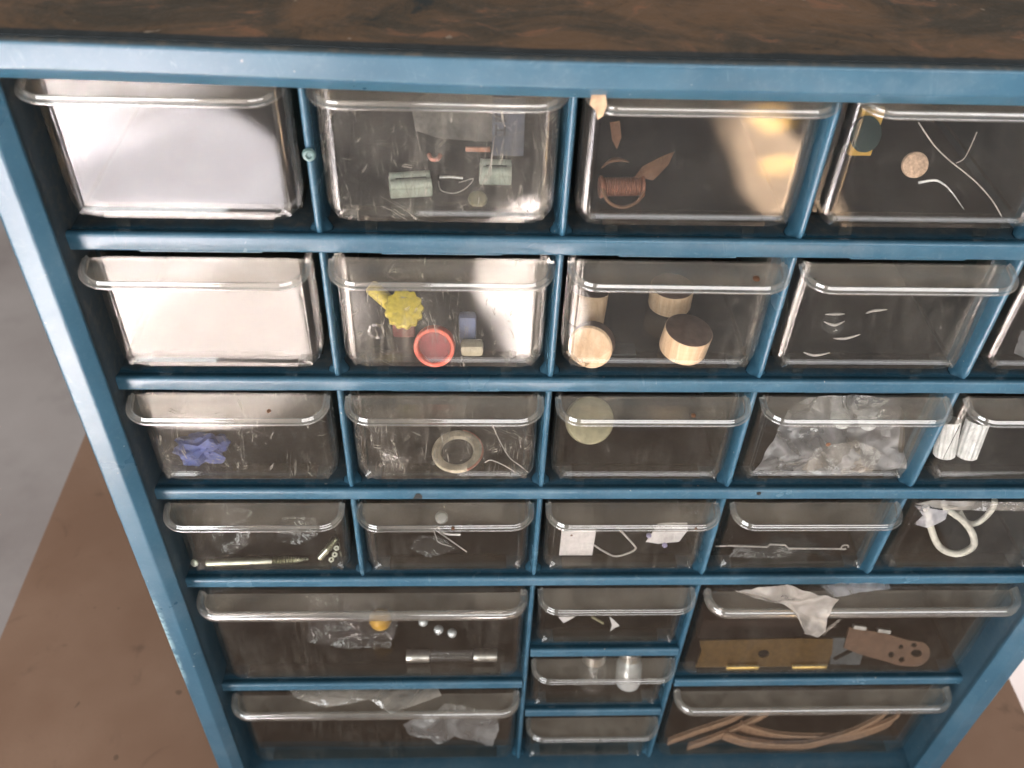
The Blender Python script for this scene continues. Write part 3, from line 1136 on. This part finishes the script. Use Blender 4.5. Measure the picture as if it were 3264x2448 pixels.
# ---- second row, second drawer: yellow cap, red ring, cream and blue bits
cap = thing('ribbed_cap', (76.0, 13.6, -39.3), 'yellow ribbed plastic cap behind the red ring', 'cap')
part_at(ridged((76.2, 11.2, -28.8), (.05, -.62, .70), 5.3, 4.0, 13, 0.11), 'crown', M_YELLOW, cap, sharp=50)
part_at(MB().lathe([(2.1, 0), (2.1, 8.5), (1.5, 9.3), (0, 9.4)], 20, basis((73.6, 14.4, -30.5), (-.72, .25, .62))), 'stem', M_YELLOW, cap)
part_at(MB().box((72.5, 12, -39.2), (78.8, 17, -33.5), 1.0), 'foot_block', M_REDIN, cap)
ring = thing('red_ring_cap', (84.3, 4.2, -39.3), 'coral red round cap with a bright rim leaning on the drawer front', 'cap')
RM = basis((84.3, 3.55, -35.2), (-.1, -.93, .34))
part_at(MB().lathe([(4.35, -2.6), (5.5, -2.6), (5.55, 0.1), (5.35, .35), (4.75, .35), (4.45, .1), (4.35, -.4)], 44, RM, ring=True), 'rim', M_RED, ring)
part_at(MB().lathe([(0, -2.2), (4.3, -2.2), (4.3, -1.4), (0, -1.3)], 36, RM), 'face', M_REDIN, ring)
place(MB().box((91.4, 4.4, -39.3), (97.5, 8.2, -35.6), 1.1), 'cream_plug', M_CREAM, 'cream plastic plug right of the red ring', 'plug')
place(MB().box((90.8, 9.2, -39.3), (95.6, 12.6, -29.5), 1.2), 'pale_blue_plug', M_BLUEGREY, 'pale blue plug standing behind the cream plug', 'plug')
place(MB().lathe([(1.7, 0), (2.2, 0), (2.2, .5), (1.7, .5)], 26, basis((69.0, 5.6, -31.2), (0, -1, .2)), ring=True), 'clear_washer', GLASS, 'small clear washer left of the red ring', 'washer')


# ---- second row, third drawer: turned wooden plugs with a stained face
def plug(c, n, r, h, label, flip=False):
    t = thing('wooden_plug', c, label, 'wooden plug', 'wooden plugs')
    Mx = basis((0, 0, 0), n)
    fix_normals(MB().lathe([(0, 0), (r - .6, 0), (r - .15, .25), (r, .8), (r, h - .15), (r - .1, h)], 40, Mx).obj('body', M_WOOD, t))
    fix_normals(MB().lathe([(0, h - .4), (r - .12, h - .4), (r - .12, h + .02), (r - .3, h + .1), (0, h + .1)], 40, Mx).obj('face', M_WOODTOP, t))
    return t


plug((152.6, 7.9, -39.0), (.10, -.06, .99), 6.6, 7.4, 'pale wooden plug standing with its dark face up')
tp = thing('wooden_plug', (126.5, 7.5, -39.2), 'wooden plug tipped on its side, pale end against the drawer front', 'wooden plug', 'wooden plugs')
TM = basis((126.2, 3.6, -34.9), (-.30, -.86, .30))
part_at(MB().lathe([(0, 0), (5.6, 0), (6.1, -.5), (6.1, -.55)], 40, TM), 'face', M_WOOD, tp)
part_at(MB().lathe([(6.1, -.6), (6.15, -4.4), (5.6, -5.0), (0, -5.0)], 40, TM), 'body', M_WOODTOP, tp)
plug((152.0, 27.5, -39.0), (0, 0, 1), 6.2, 7.0, 'wooden plug standing in shade behind the others')
plug((126.5, 19.5, -39.0), (.1, .3, 1), 5.4, 9.5, 'wooden plug half hidden under the handle')
place(MB().box((130.5, 5.4, -39.25), (139.6, 10.2, -38.9), 0.1), 'flat_card', M_GREYPL, 'small dark grey card lying between the wooden plugs', 'card')

# ---- second row, fourth drawer: clear curved bits and two modelled glints
place(MB().lathe([(0, 2.2), (1.6, 2.0), (2.8, 1.2), (3.2, 0)], 28, basis((193.6, 10, -31.0), (0, -.5, .85))), 'clear_lens', GLASS, 'small shiny clear lens in the second row', 'lens') \
    .scale.__setitem__(2, 0.7)
for pts, lab in (([(190.6, 10, -27.9), (193.4, 9.4, -27.3), (196.0, 10, -27.7)], 'upper glint modelled as a crescent in the second row drawer of clear bits'),  # these two crescents are glints given solid pale bodies
                 ([(190.4, 9, -29.6), (193.2, 8, -30.0), (196.2, 9, -29.4)], 'lower glint modelled as a crescent in the second row drawer of clear bits'),
                 ([(201.7, 10, -27.4), (203.6, 10, -26.5), (207.3, 10, -26)], 'short clear sliver right of the shiny lens'),
                 ([(192.7, 5, -32.2), (196, 5, -32.2), (199.7, 5, -30.7)], 'clear curved sliver under the shiny lens'),
                 ([(185.2, 4, -36.4), (188.6, 4, -37.5), (192.6, 4, -36.5)], 'clear curved sliver low at the left of the lens drawer')):
    place(MB().tube(spline(pts, 6), lambda t: .08 + .3 * math.sin(math.pi * t), 6), 'sliver_and_glint', M_STRING, lab, 'plastic sliver', 'clear plastic slivers')
place(crumple([(246, 6, -38), (250, 5, -39), (256, 6, -38), (255, 12, -35), (248, 11, -34)], 2, .8, 6), 'plastic_scrap', FILM, 'clear scrap at the bottom of the drawer on the right edge', 'plastic scrap')

# ---- third row
blob = MB()
bm = bmesh.new()
bmesh.ops.create_icosphere(bm, subdivisions=4, radius=1)
for v in bm.verts:
    q = v.co.copy()
    k = 1 + 0.55 * (noise.noise(q * 1.9 + Vector((3, 1, 7))) + .5 * noise.noise(q * 4.0))
    v.co = Vector((q.x * 7.4 * k + q.z * 1.4, q.y * 4.0 * k, q.z * 5.6 * k))
blob.bm(bm, Matrix.Translation((13.6, 7.4, -79.2)))
place(blob, 'rubber_lump', M_ROYAL, 'knobbly royal blue rubber lump in the third row', 'rubber lump')
rg = thing('rubber_ring', (90.2, 10.4, -85.3), 'translucent beige ring with orange edge behind scratched plastic', 'ring')
RM = basis((90.2, 9.4, -82.6), (-.06, -.12, 1))
part_at(MB().lathe([(4.9, 0), (5.3, -.5), (7.3, -.6), (7.9, 0), (7.6, .9), (6.5, 1.2), (5.3, .9)], 44, RM, ring=True), 'body', M_BEIGE, rg)
part_at(MB().lathe([(0, -.6), (4.6, -.6), (4.6, -.2), (0, .6)], 30, RM), 'lens', CLEAR_CLEAN, rg)
ORM = RM @ Matrix.Rotation(R(20), 4, 'Z')
m = MB()
m.tube([ORM @ Vector((7.7 * math.cos(R(a)), 7.7 * math.sin(R(a)), .5)) for a in range(-60, 85, 8)], .45, 8)
part_at(m, 'orange_edge', M_PINK, rg)
tagp = thing('printed_tag', (70.2, 5.2, -85.3), 'small clear plastic tag with tiny black print in the third row', 'tag', None, (0, R(12), R(-8)))
MB().box((-3.4, -.5, 0), (4.6, .1, 6.2), 0.2).obj('plate', GLASS, tagp)
mk = []
for i, zz in enumerate((3.3, 3.95, 4.6, 5.25)):
    mk += [(-.9, zz, .1, zz + .28), (.3, zz, .95, zz + .28)]
letter(mk, -.56, tagp, 'print_mark')
place(MB().tube(spline([(100.4, 13, -73), (103, 10, -78), (106, 6.4, -81.6), (109.4, 4.4, -83.4), (111.8, 3.2, -85)], 6), 0.16, 6), 'nylon_line', M_STRING,
      'thin nylon line running down beside the beige ring', 'line')
place(MB().tube(spline([(98.6, 4.5, -82), (100.2, 4.4, -80.8), (102.4, 4.2, -81.6), (105, 4, -83.2), (107.5, 3.4, -84.8)], 6), 0.16, 6), 'nylon_hook', M_STRING,
      'hooked end of nylon line right of the beige ring', 'line')
yd = MB().lathe(disc_prof(7.4, 3.2, .9), 40, basis((130.3, 14.2, -73.4), (.05, -.7, .7)))
place(yd, 'yellow_disc', M_PALEYEL, 'pale yellow thick disc half hidden by a handle', 'disc')
place(crumple([(181.6, 2.6, -85.0), (193, 2.4, -85.2), (208, 2.4, -85.2), (219, 3.2, -84.8), (229.6, 4.2, -84.0), (228.6, 8, -78), (228.4, 13, -72), (226, 16, -66),
               (212, 17, -65), (198, 17, -66), (191.6, 15.5, -70), (187.4, 9, -77)], 3, 2.0, 11), 'plastic_bag', FILM,
      'crumpled clear plastic bag filling the third row drawer', 'bag')
place(crumple([(196, 3, -84), (205, 2.6, -85), (218, 3, -84.6), (221, 6, -79), (212, 7.5, -75), (200, 6.5, -77.5)], 3, 1.3, 23), 'bag_fold', FILM_THICK,
      'cloudy folded label corner inside the crumpled bag', 'bag')
for i, (x, z, lab) in enumerate(((208.0, -71.5, 'pale oval bead left of its twin in the bag'), (216.5, -72.2, 'pale oval bead near the right side of the bag'))):
    place(MB().lathe([(0, -1.0), (2.2, -.6), (3.4, 0), (2.2, .6), (0, 1.0)], 24, basis((x, 13.4, z), (.1, -.5, .85))), 'oval_bead', M_WHITE, lab, 'bead', 'beads in the bag')
place(MB().lathe([(0, 0), (.75, 0), (.75, .14), (0, .14)], 16, basis((199.9, .5, -69.4), (0, -1, 0))), 'brown_speck', M_RUSTSPOT,
      'round brown speck on the bag drawer front', 'speck')


def ribbed_plug(c, n, label):
    place(MB().lathe([(0, 0), (2.6, 0), (3.2, .7), (3.4, 12.5), (0, 12.5)], 60, basis(c, n), lambda a, h: 1 + 0.05 * math.cos(a * 14)), 'wall_plug', M_WHITE, label, 'wall plug', 'white wall plugs')


ribbed_plug((242.6, 8.2, -83.0), (-.05, .36, .93), 'white ribbed wall plug nearer the divider')
ribbed_plug((249.6, 8.2, -83.4), (.12, .36, .92), 'white ribbed wall plug on the right of the pair')


# ---- fourth row
def screw(a, b, r, head, label, thread_from):
    a, b = Vector(a), Vector(b)
    t = thing('zinc_screw', a, label, 'screw', 'zinc screws')
    d = (b - a)
    L = d.length
    Mx = basis((0, 0, 0), d)
    fix_normals(MB().lathe([(0, 0), (r * .8, 0), (r, .3), (r, L * thread_from)], 16, Mx).obj('shank', M_ZINC, t))
    m = MB()
    z = L * thread_from + .1
    while z < L - .6:
        k = 1 - 0.75 * max(0, (z - L * .8) / (L * .2))
        m.lathe([(r * .55 * k, z), (r * 1.25 * k, z + .42), (r * .55 * k, z + .84)], 14, Mx)
        z += 0.85
    fix_normals(m.obj('thread', M_ZINC, t))
    if head:
        fix_normals(MB().lathe([(0, -1.5), (head * .7, -1.4), (head, -.8), (head * .9, -.1), (r, .25)], 22, Mx).obj('head', M_ZINC, t))
    return t


screw((6.4, 3.2, -130.3), (40.6, 4.2, -129.9), 1.25, 0, 'long zinc screw lying along the front of its drawer', 0.64)
screw((43.6, 4.6, -130.2), (50.4, 8.6, -123.4), 1.15, 0, 'short zinc screw leaning up beside the threads', 0.45)
place(MB().lathe([(0, 0), (1.0, .1), (1.35, .7), (1.2, 1.3), (0, 1.5)], 20, basis((2.9, 3.6, -130.4), (-.1, -.8, .5))), 'bolt_head', M_ZINC,
      'round zinc bolt head at the left end of the long screw', 'bolt')
for i, (x, y, z, lab) in enumerate(((47.6, 4.2, -130.0, 'lowest tiny zinc nut under the leaning screw'), (48.8, 5.0, -128.3, 'middle tiny zinc nut under the leaning screw'),
                                    (49.4, 6.4, -126.6, 'topmost tiny zinc nut under the leaning screw'))):
    place(MB().lathe([(.45, 0), (1.0, 0), (1.0, .7), (.45, .7)], 6, basis((x, y, z), (.4, -.7, .5)), ring=True), 'zinc_nut', M_ZINC, lab, 'nut', 'zinc nuts', smooth=False)
place(crumple([(8, 9, -128), (14, 6, -130.5), (20, 8, -127), (22, 14, -117), (12, 16, -114), (7, 13, -119)], 3, 1.0, 31), 'clear_pouch', FILM_FAINT, 'limp clear pouch behind the long zinc screw', 'pouch')
place(crumple([(29, 10, -128), (36, 9, -129), (43, 11, -126), (42, 15, -121), (31, 15, -121)], 3, 1.2, 37), 'plastic_dome', FILM_FAINT, 'clear curved dome behind the threads of the long screw', 'plastic scrap')
for pts, r, mt, lab in (([(82.1, 8, -119), (82.9, 7, -121.6), (83.8, 6, -123.4), (88.1, 5, -124.4)], .14, M_STRING, 'thinnest hooked wire in the fourth row'),
                        ([(82.6, 8, -119), (88, 6, -122.6), (93.2, 4, -126)], .2, M_STRING, 'straight pale wire slanting right in the fourth row'),
                        ([(83.4, 9, -119), (86, 8, -121), (91, 8, -121.6)], .55, M_STEEL, 'stubby grey pin under the fourth row handle')):
    place(MB().tube(spline(pts, 6), r, 6), 'wire_offcut', mt, lab, 'wire', 'wire offcuts')
place(MB().lathe([(0, 0), (1.5, .3), (2.2, 1.5), (1.5, 2.7), (0, 3.0)], 20, basis((84.4, 13.2, -119.2), (.2, -.6, .8))), 'glass_bead', M_SILVER, 'pale shining bead seen through a fourth row handle', 'bead')
place(crumple([(74, 6, -126.6), (80, 4, -129), (86, 5, -128), (90, 6, -127), (84, 9, -124), (77, 9, -123.6)], 2, .7, 41), 'film_scrap', FILM_FAINT, 'torn film scrap below the thin wires', 'plastic scrap')
place(MB().box((124.6, 6.0, -130.8), (136.0, 6.25, -116.6), 0.08), 'paper_label', M_LABEL, 'blank white paper label at the left of its drawer', 'label', smooth=False)
place(MB().lathe([(0, 0), (.4, 0), (.4, .1), (0, .1)], 10, basis((128.0, 5.95, -119.6), (0, -1, 0))), 'rust_speck', M_RUSTSPOT, 'tiny rust speck on the white paper label', 'speck')
place(MB().tube(spline([(143.0, 9, -118.4), (146.2, 7, -121.0), (149.6, 5.2, -124.4), (150.0, 4.9, -126), (147.6, 4.4, -127.6), (143.4, 4, -128.6), (139.6, 4.4, -126.6), (135.9, 5, -123.8)], 7), 0.32, 7),
      'string_loop', M_STRING, 'pale string bent in a loop beside the white label', 'string')
place(crumple([(153.5, 6.4, -124.4), (158, 5.8, -124.4), (164.9, 6.4, -124), (167.6, 8, -120), (167, 9, -117), (157, 9, -117), (155.6, 8, -120.4)], 2, .6, 43), 'white_card', M_LABEL,
      'creased white card right of the string loop', 'card')
for x, y, z, lab in ((153.6, 6, -119.8, 'blue glint modelled as a bead left of the creased card'), (159.2, 4.6, -123.2, 'blue glint modelled as a bead in front of the creased card')):
    place(MB().lathe([(0, 0), (.7, .2), (.9, .8), (.7, 1.4), (0, 1.6)], 14, basis((x, y, z), (.3, -.6, .6))), 'blue_glint', M_PURPLE, lab, 'bead', 'blue glints')  # blue glints built as solid lilac bodies
rod = thing('clear_rod', (201, 6.2, -131.3), 'thin clear rod with a stepped middle lying in the fourth row', 'rod')
part_at(MB().tube([(177.6, 6, -125.9), (182.6, 6, -125.6), (195.6, 6, -126.4), (196.2, 6, -125.0), (201.4, 6, -125.2), (203.2, 6, -127.2), (221.8, 6, -127.6)], .3, 8), 'stem', M_STRING, rod)
part_at(MB().tube([Vector((222.6, 6, -126.6)) + Vector((1.2 * math.cos(a), 0, 1.2 * math.sin(a))) for a in [i * math.pi / 7 for i in range(13)]], .26, 8), 'eye', M_STRING, rod)
place(crumple([(183, 5, -130.6), (192, 4.6, -131), (203, 5, -131), (208, 7, -129.4), (198, 8.5, -127.6), (186, 8, -127.6)], 2, .7, 47), 'lilac_film', FILM_FAINT, 'lilac glinting film under the clear rod', 'film')


def loop3(pts, r, label):
    return place(MB().tube(spline(pts, 7, False), r, 12), 'rubber_loop', M_RUBBERW, label, 'rubber loop', 'white rubber loops')


loop3([(245.4, 8.6, -108), (247.2, 7.4, -111.5), (249.0, 6, -115.9), (252.9, 4.4, -122.6), (256.6, 3.4, -125.6), (260.8, 3.0, -126.5), (264.2, 3.3, -125.0), (265.6, 4, -122.4), (264.0, 6, -118.4),
       (259.4, 7.4, -113.6), (252.8, 8, -108.6), (250.8, 9, -106.4)], 1.15, 'large white rubber loop hanging in the handleless drawer')
loop3([(258.6, 10, -111.6), (261.5, 9, -115.6), (264, 9, -117.6), (266.6, 9, -117.4), (268.4, 9, -114), (269.0, 9, -109), (268.6, 9.6, -106)], .95, 'smaller white rubber loop behind the large one')
place(crumple([(234.6, -.6, -95.6), (240, -1.2, -96.6), (249, -1.4, -97.8), (262, -1.2, -98.4), (284, -1.0, -98.6), (286, -.2, -96.0), (262, .2, -95.6), (240, .2, -94.8)], 3, .5, 53), 'film_edge', FILM_THICK,
      'cloudy film edge lying over the rim of the handleless drawer', 'film')
place(crumple([(235, .0, -97), (240, -.4, -98), (247, -.4, -99.5), (247.6, -.2, -104), (243, -.2, -108), (238, -.1, -106.5), (239.4, 0, -102)], 3, .6, 59), 'torn_film', FILM,
      'torn film hanging at the upper left of the handleless drawer', 'film')

# ---- wide drawer, upper left: glass fuse, ball, modelled glints
fuse = thing('glass_fuse', (87.4, 7.6, -200.9), 'glass tube fuse with two nickel end caps in the upper wide drawer', 'fuse')
for a, b in ((69.8, 78.8), (95.9, 105.0)):
    part_at(MB().lathe(disc_prof(2.5, b - a, .3), 26, Matrix.Translation((a, 7.6, -197.2)) @ MC), 'end_cap', M_STEEL, fuse)
part_at(MB().lathe([(2.15, 0), (2.15, 95.8 - 78.9)], 24, Matrix.Translation((78.85, 7.6, -197.2)) @ MC), 'glass_tube', GLASS, fuse)
place(MB().lathe([(4.4 * math.sin(R(a)), 4.4 - 4.4 * math.cos(R(a))) for a in range(0, 181, 12)], 28, Matrix.Translation((59.2, 20.4, -196))), 'yellow_ball', M_ORANGE,
      'orange yellow ball behind the glass fuse', 'ball')
for x, y, z, lab in ((76.3, 16, -188.4, 'silver glint modelled as a bead, leftmost of the three'), (82.3, 14, -190.8, 'silver glint modelled as a bead, in the middle of the three'), (87.5, 13, -191.6, 'silver glint modelled as a bead, rightmost of the three')):
    place(MB().lathe([(1.9 * math.sin(R(a)), 1.9 - 1.9 * math.cos(R(a))) for a in range(0, 181, 20)], 16, Matrix.Translation((x, y, z))), 'silver_glint', M_SILVER, lab, 'bead', 'silver glints')  # bright glints built as small silver balls
place(crumple([(31, 14, -197), (46, 12, -198.5), (63, 12, -199), (66, 17, -190), (64, 22, -178), (33, 22, -178)], 3, 1.0, 61), 'clear_wallet', FILM_FAINT, 'clear wallet behind the glass fuse', 'pouch')

# ---- wide drawer, lower left: plastic bag
place(crumple([(66.6, 6.4, -249), (69, 5.8, -259.6), (79.4, 5, -263.2), (88.9, 4.8, -259.4), (97, 4.6, -262), (104.6, 4.2, -266.4), (107, 6, -255), (106, 9, -246), (86, 12, -243)], 3, 2.2, 67), 'crumpled_bag', FILM,
      'crumpled clear bag showing in the lower left wide drawer', 'bag')
place(crumple([(24, 1.5, -211.6), (26, -1.0, -212.2), (38, -4.5, -214.2), (47, -3.6, -213.4), (52.7, -2.0, -211.4), (59.4, -3.0, -212), (63.8, -7.2, -214.6), (75, -4, -212.8), (83.4, -1.2, -211.8), (82, 1.8, -211.2), (52, 2.2, -211)], 3, .6, 71),
      'bag_mouth', FILM_THICK, 'cloudy bag mouth squeezed out over the lower left wide handle', 'bag')

# ---- small centre drawers
for loop, seed, lab in (([(146.0, 7, -169.6), (148.2, 6.6, -172), (150.4, 6, -174.2), (148.6, 5.6, -175), (146.8, 5, -176.6), (147.4, 6, -174)], 73, 'arrow shaped white paper scrap in the centre drawer'),
                        ([(133.4, 7, -169.6), (129.2, 6.4, -173), (127, 7, -169.6)], 79, 'pale triangular scrap at the left of the centre drawer')):
    place(crumple(loop, 2, .2, seed), 'paper_scrap', M_LABEL, lab, 'scrap', 'paper scraps')
place(MB().tube([(139.5, 7, -169.8), (144, 6, -172.6)], .5, 6), 'yellow_stick', M_PALEYEL, 'dim yellow stick between the scraps of the centre drawer', 'stick')


def bulb(x, z, rad, mat, label):
    t = thing('small_bulb', (x, 11.5, -223.2), label, 'bulb', 'bulbs in the centre drawer')
    Mx = basis((x, 8.8, z), (0, -.35, -1))
    part_at(MB().lathe([(0, 6.2), (rad * .45, 6.0), (rad * .85, 4.4), (rad, 2.0), (rad * .96, -6), (rad * .8, -9)], 28, Mx), 'globe', mat, t)
    part_at(MB().lathe([(rad * .8, -9.05), (rad * .8, -13), (0, -13)], 24, Mx), 'collar', M_STEEL, t)
    return t


bulb(158.9, -215.4, 5.4, M_SILVER, 'bright silvered bulb on the right of the centre drawer')
bulb(144.4, -217.0, 5.8, GLASS, 'dim clear bulb on the left of the silvered bulb')

# ---- wide drawer, upper right: brass hinge, slotted plate, lacquered bracket, plastic film
hinge = thing('brass_hinge', (210, 4.5, -201), 'flat brass hinge leaf with two bright knuckles', 'hinge')
hole = circle(209.4 - 210, 6.0, 2.3, 18, 1.9)
HM = Matrix.Translation((210, 4.3, -200.8)) @ Matrix.Rotation(R(66), 4, 'X')
part_at(MB().prism([(-27, 0), (25.4, 0), (26.6, 6), (26.2, 12.6), (12, 12.9), (-26.4, 12.2), (-25.4, 7.5)], [hole], 0.9, HM), 'leaf', M_BRASS, hinge, smooth=False)
for a, b in ((-15.2, -2.4), (10.8, 24.6)):
    part_at(MB().lathe(disc_prof(1.35, b - a, .2), 18, Matrix.Translation((210 + a, 3.1, -199.5)) @ MC), 'knuckle', M_BRASSB, hinge)
place(MB().prism([(-6.5, -5), (5.4, -5.4), (7, 4), (4, 6.4), (-7, 6.6)], [[(-4.6 + 1.1 * math.cos(a), -2.4 + .9 * math.sin(a)) for a in [R(q) for q in range(135, 316, 30)]] +
                                                                   [(3.6 + 1.1 * math.cos(a), 2.6 + .9 * math.sin(a)) for a in [R(q) for q in range(-45, 136, 30)]]], 0.8,
                 Matrix.Translation((243.6, 7.6, -196.6)) @ Matrix.Rotation(R(62), 4, 'X')), 'slotted_plate', M_GREYPL, 'grey steel plate with one slanting slot beside the brass hinge', 'plate', smooth=False)
bk = thing('steel_bracket', (262, 8, -200.9), 'brown lacquered bracket with a rounded holed end', 'bracket')
BM_ = Matrix.Translation((260.5, 7.6, -195.6)) @ Matrix.Rotation(R(60), 4, 'X') @ Matrix.Rotation(R(-9), 4, 'Z')
outl = [(-19, 7.4), (-4, 7.0), (6, 5.6)] + [(10.2 + 6.0 * math.cos(R(a)), .2 + 5.6 * math.sin(R(a))) for a in range(75, -100, -18)] + [(4, -5.6), (0, -4.8), (-12, -3.2), (-19, -1.5)]
part_at(MB().prism(outl, [circle(10.6, .6, 2.3, 14, 1.6), circle(8.6, 3.9, 1.3, 10, 1.0), circle(5.4, -3.0, 1.2, 10), circle(3.6, 2.4, 1.0, 10), circle(.6, -1.4, 1.3, 10)], 0.9, BM_), 'plate', M_BROWNPL, bk, smooth=False)
for a in (-17.5, -7.5):
    part_at(MB().box((a, 7.3, -.3), (a + 5.2, 8.7, 1.4), 0.1, BM_), 'lug', M_STEEL, bk, smooth=False)
place(MB().box((186, 16, -200.9), (236, 30, -187), 1.5), 'dark_block', simple('dark_bakelite', (0.03, 0.018, 0.014), 0.4), 'dark brown block behind the brass hinge', 'block')
place(crumple([(185.2, -2.0, -139.4), (190, -5, -136.2), (195.0, -7.4, -131.2), (198.7, -8.4, -126.6), (207, -10, -129.2), (217.6, -10.6, -133.4), (216.0, -11.2, -143), (218.2, -11.2, -152.6), (216.0, -11.4, -154.6),
               (210.6, -11.2, -152.2), (206.2, -11.0, -142.4), (198.4, -8.0, -138.6), (190, -5.4, -139.2)], 3, 1.2, 83), 'polythene_scrap', FILM_DRAPE,
      'yellowed plastic film hanging over the upper right wide handle', 'plastic scrap')
place(crumple([(216.4, -9.2, -134), (230, -4, -138.6), (241, -1.4, -140.6), (240, .8, -140.2), (222, -2, -136.4), (212, -6, -131.8)], 3, .5, 89), 'film_flap', FILM,
      'thin film flap tucked behind the hanging yellowed film', 'plastic scrap')
place(crumple([(222.8, -9.6, -146.4), (221.2, -10, -146.2), (216.6, -10.8, -153.6), (218.4, -10.4, -155.8)], 2, .2, 97), 'film_shred', FILM_THICK,
      'narrow film shred right of the hanging yellowed film', 'plastic scrap')


# ---- wide drawer, lower right: leather straps
def strap(pts, w, label):
    P = spline(pts, 8)
    t = thing('leather_strap', P[0], label, 'strap', 'brown leather straps')
    vs, fs = [], []
    for p in P:
        vs += [p + Vector((0, -.6, w / 2)), p + Vector((0, .6, w / 2 + .6)), p + Vector((0, .6, -w / 2 + .6)), p + Vector((0, -.6, -w / 2))]
    n = len(P)
    for i in range(n - 1):
        for k in range(4):
            l = (k + 1) % 4
            fs.append((i * 4 + k, i * 4 + l, (i + 1) * 4 + l, (i + 1) * 4 + k))
    fs += [(0, 1, 2, 3), ((n - 1) * 4 + 3, (n - 1) * 4 + 2, (n - 1) * 4 + 1, (n - 1) * 4)]
    part_at(MB().add(vs, fs), 'band', M_LEATHER, t)
    part_at(MB().tube([p + Vector((0, -.7, w / 2)) for p in P], .75, 8), 'edge', M_LEATHER_EDGE, t)
    return t


strap([(181.6, 4.4, -264.6), (194, 7, -260.6), (208.7, 10, -256.4), (216, 12, -252)], 4.6, 'straight brown leather strap at the far left of its drawer')
strap([(191, 4.0, -269.4), (204, 6.4, -264.4), (218.6, 10, -258.2), (226, 12, -253)], 5.2, 'brown leather strap lying right of the straight one')
strap([(206.1, 6, -262), (216, 4.8, -266.2), (230.9, 4, -268.8), (245, 3.8, -267.6), (260, 5.4, -262.4), (271.1, 8, -256.8), (277, 10, -252)], 6.0, 'long brown leather strap bowed downward in the front')
strap([(213.5, 9, -260.4), (226, 7.2, -265), (240, 6.4, -267.4), (258, 6.4, -267.2), (270, 7.2, -263.6), (280.2, 8.6, -257.2), (281.4, 9, -252)], 8.0, 'wide bowed leather strap behind the front one')

# ---- marks on the cabinet
place(MB().lathe([(0, 0), (1.35, .1), (1.55, .7), (1.2, 1.3), (.75, 1.35), (.55, .9), (0, .8)], 22, basis((58.1, .95, 23.8), (.05, -1, .1))), 'glue_drop', M_MINT,
      'grey green glue drop on the divider between two top row drawers', 'glue drop')
place(crumple([(76.6, -.25, -93.4), (79.4, -.25, -93.5), (79.5, -.3, -92.0), (78.7, -.3, -91.0), (77.7, -.3, -90.9), (77.2, -.3, -92.0)], 2, .25, 101), 'dirt_flake', M_DIRT,
      'dark dirt flake on the blue shelf above the fourth row', 'dirt flake')
place(MB().lathe([(0, 0), (.75, .05), (.5, .4), (0, .5)], 12, basis((183.7, -.02, -91.1), (0, -1, 0))), 'dirt_crumb', M_DIRT, 'small dark crumb on the blue shelf below the bagged drawer', 'crumb')
for (x, y, z, r, lab) in ((89.0, -8.7, -97.2, .55, 'orange rust dot on the rim of a fourth row handle'), (163.6, -8.7, -97.5, .4, 'dark dot near the right end of a fourth row handle'),
                          (155.6, -5.6, -51.4, .7, 'rust stain on the handle over the pale yellow disc'), (163.5, -4.6, -5.2, .9, 'rust stain on the handle over the wooden plugs'),
                          (39.5, -4.6, -51.2, .6, 'brown spot on the handle over the blue lump')):
    place(MB().lathe([(0, 0), (r, .02), (r * .7, .12), (0, .15)], 12, basis((x, y, z), (0, -.3, 1))), 'rust_dot', M_RUSTSPOT, lab, 'rust spot', 'rust spots on the handles')
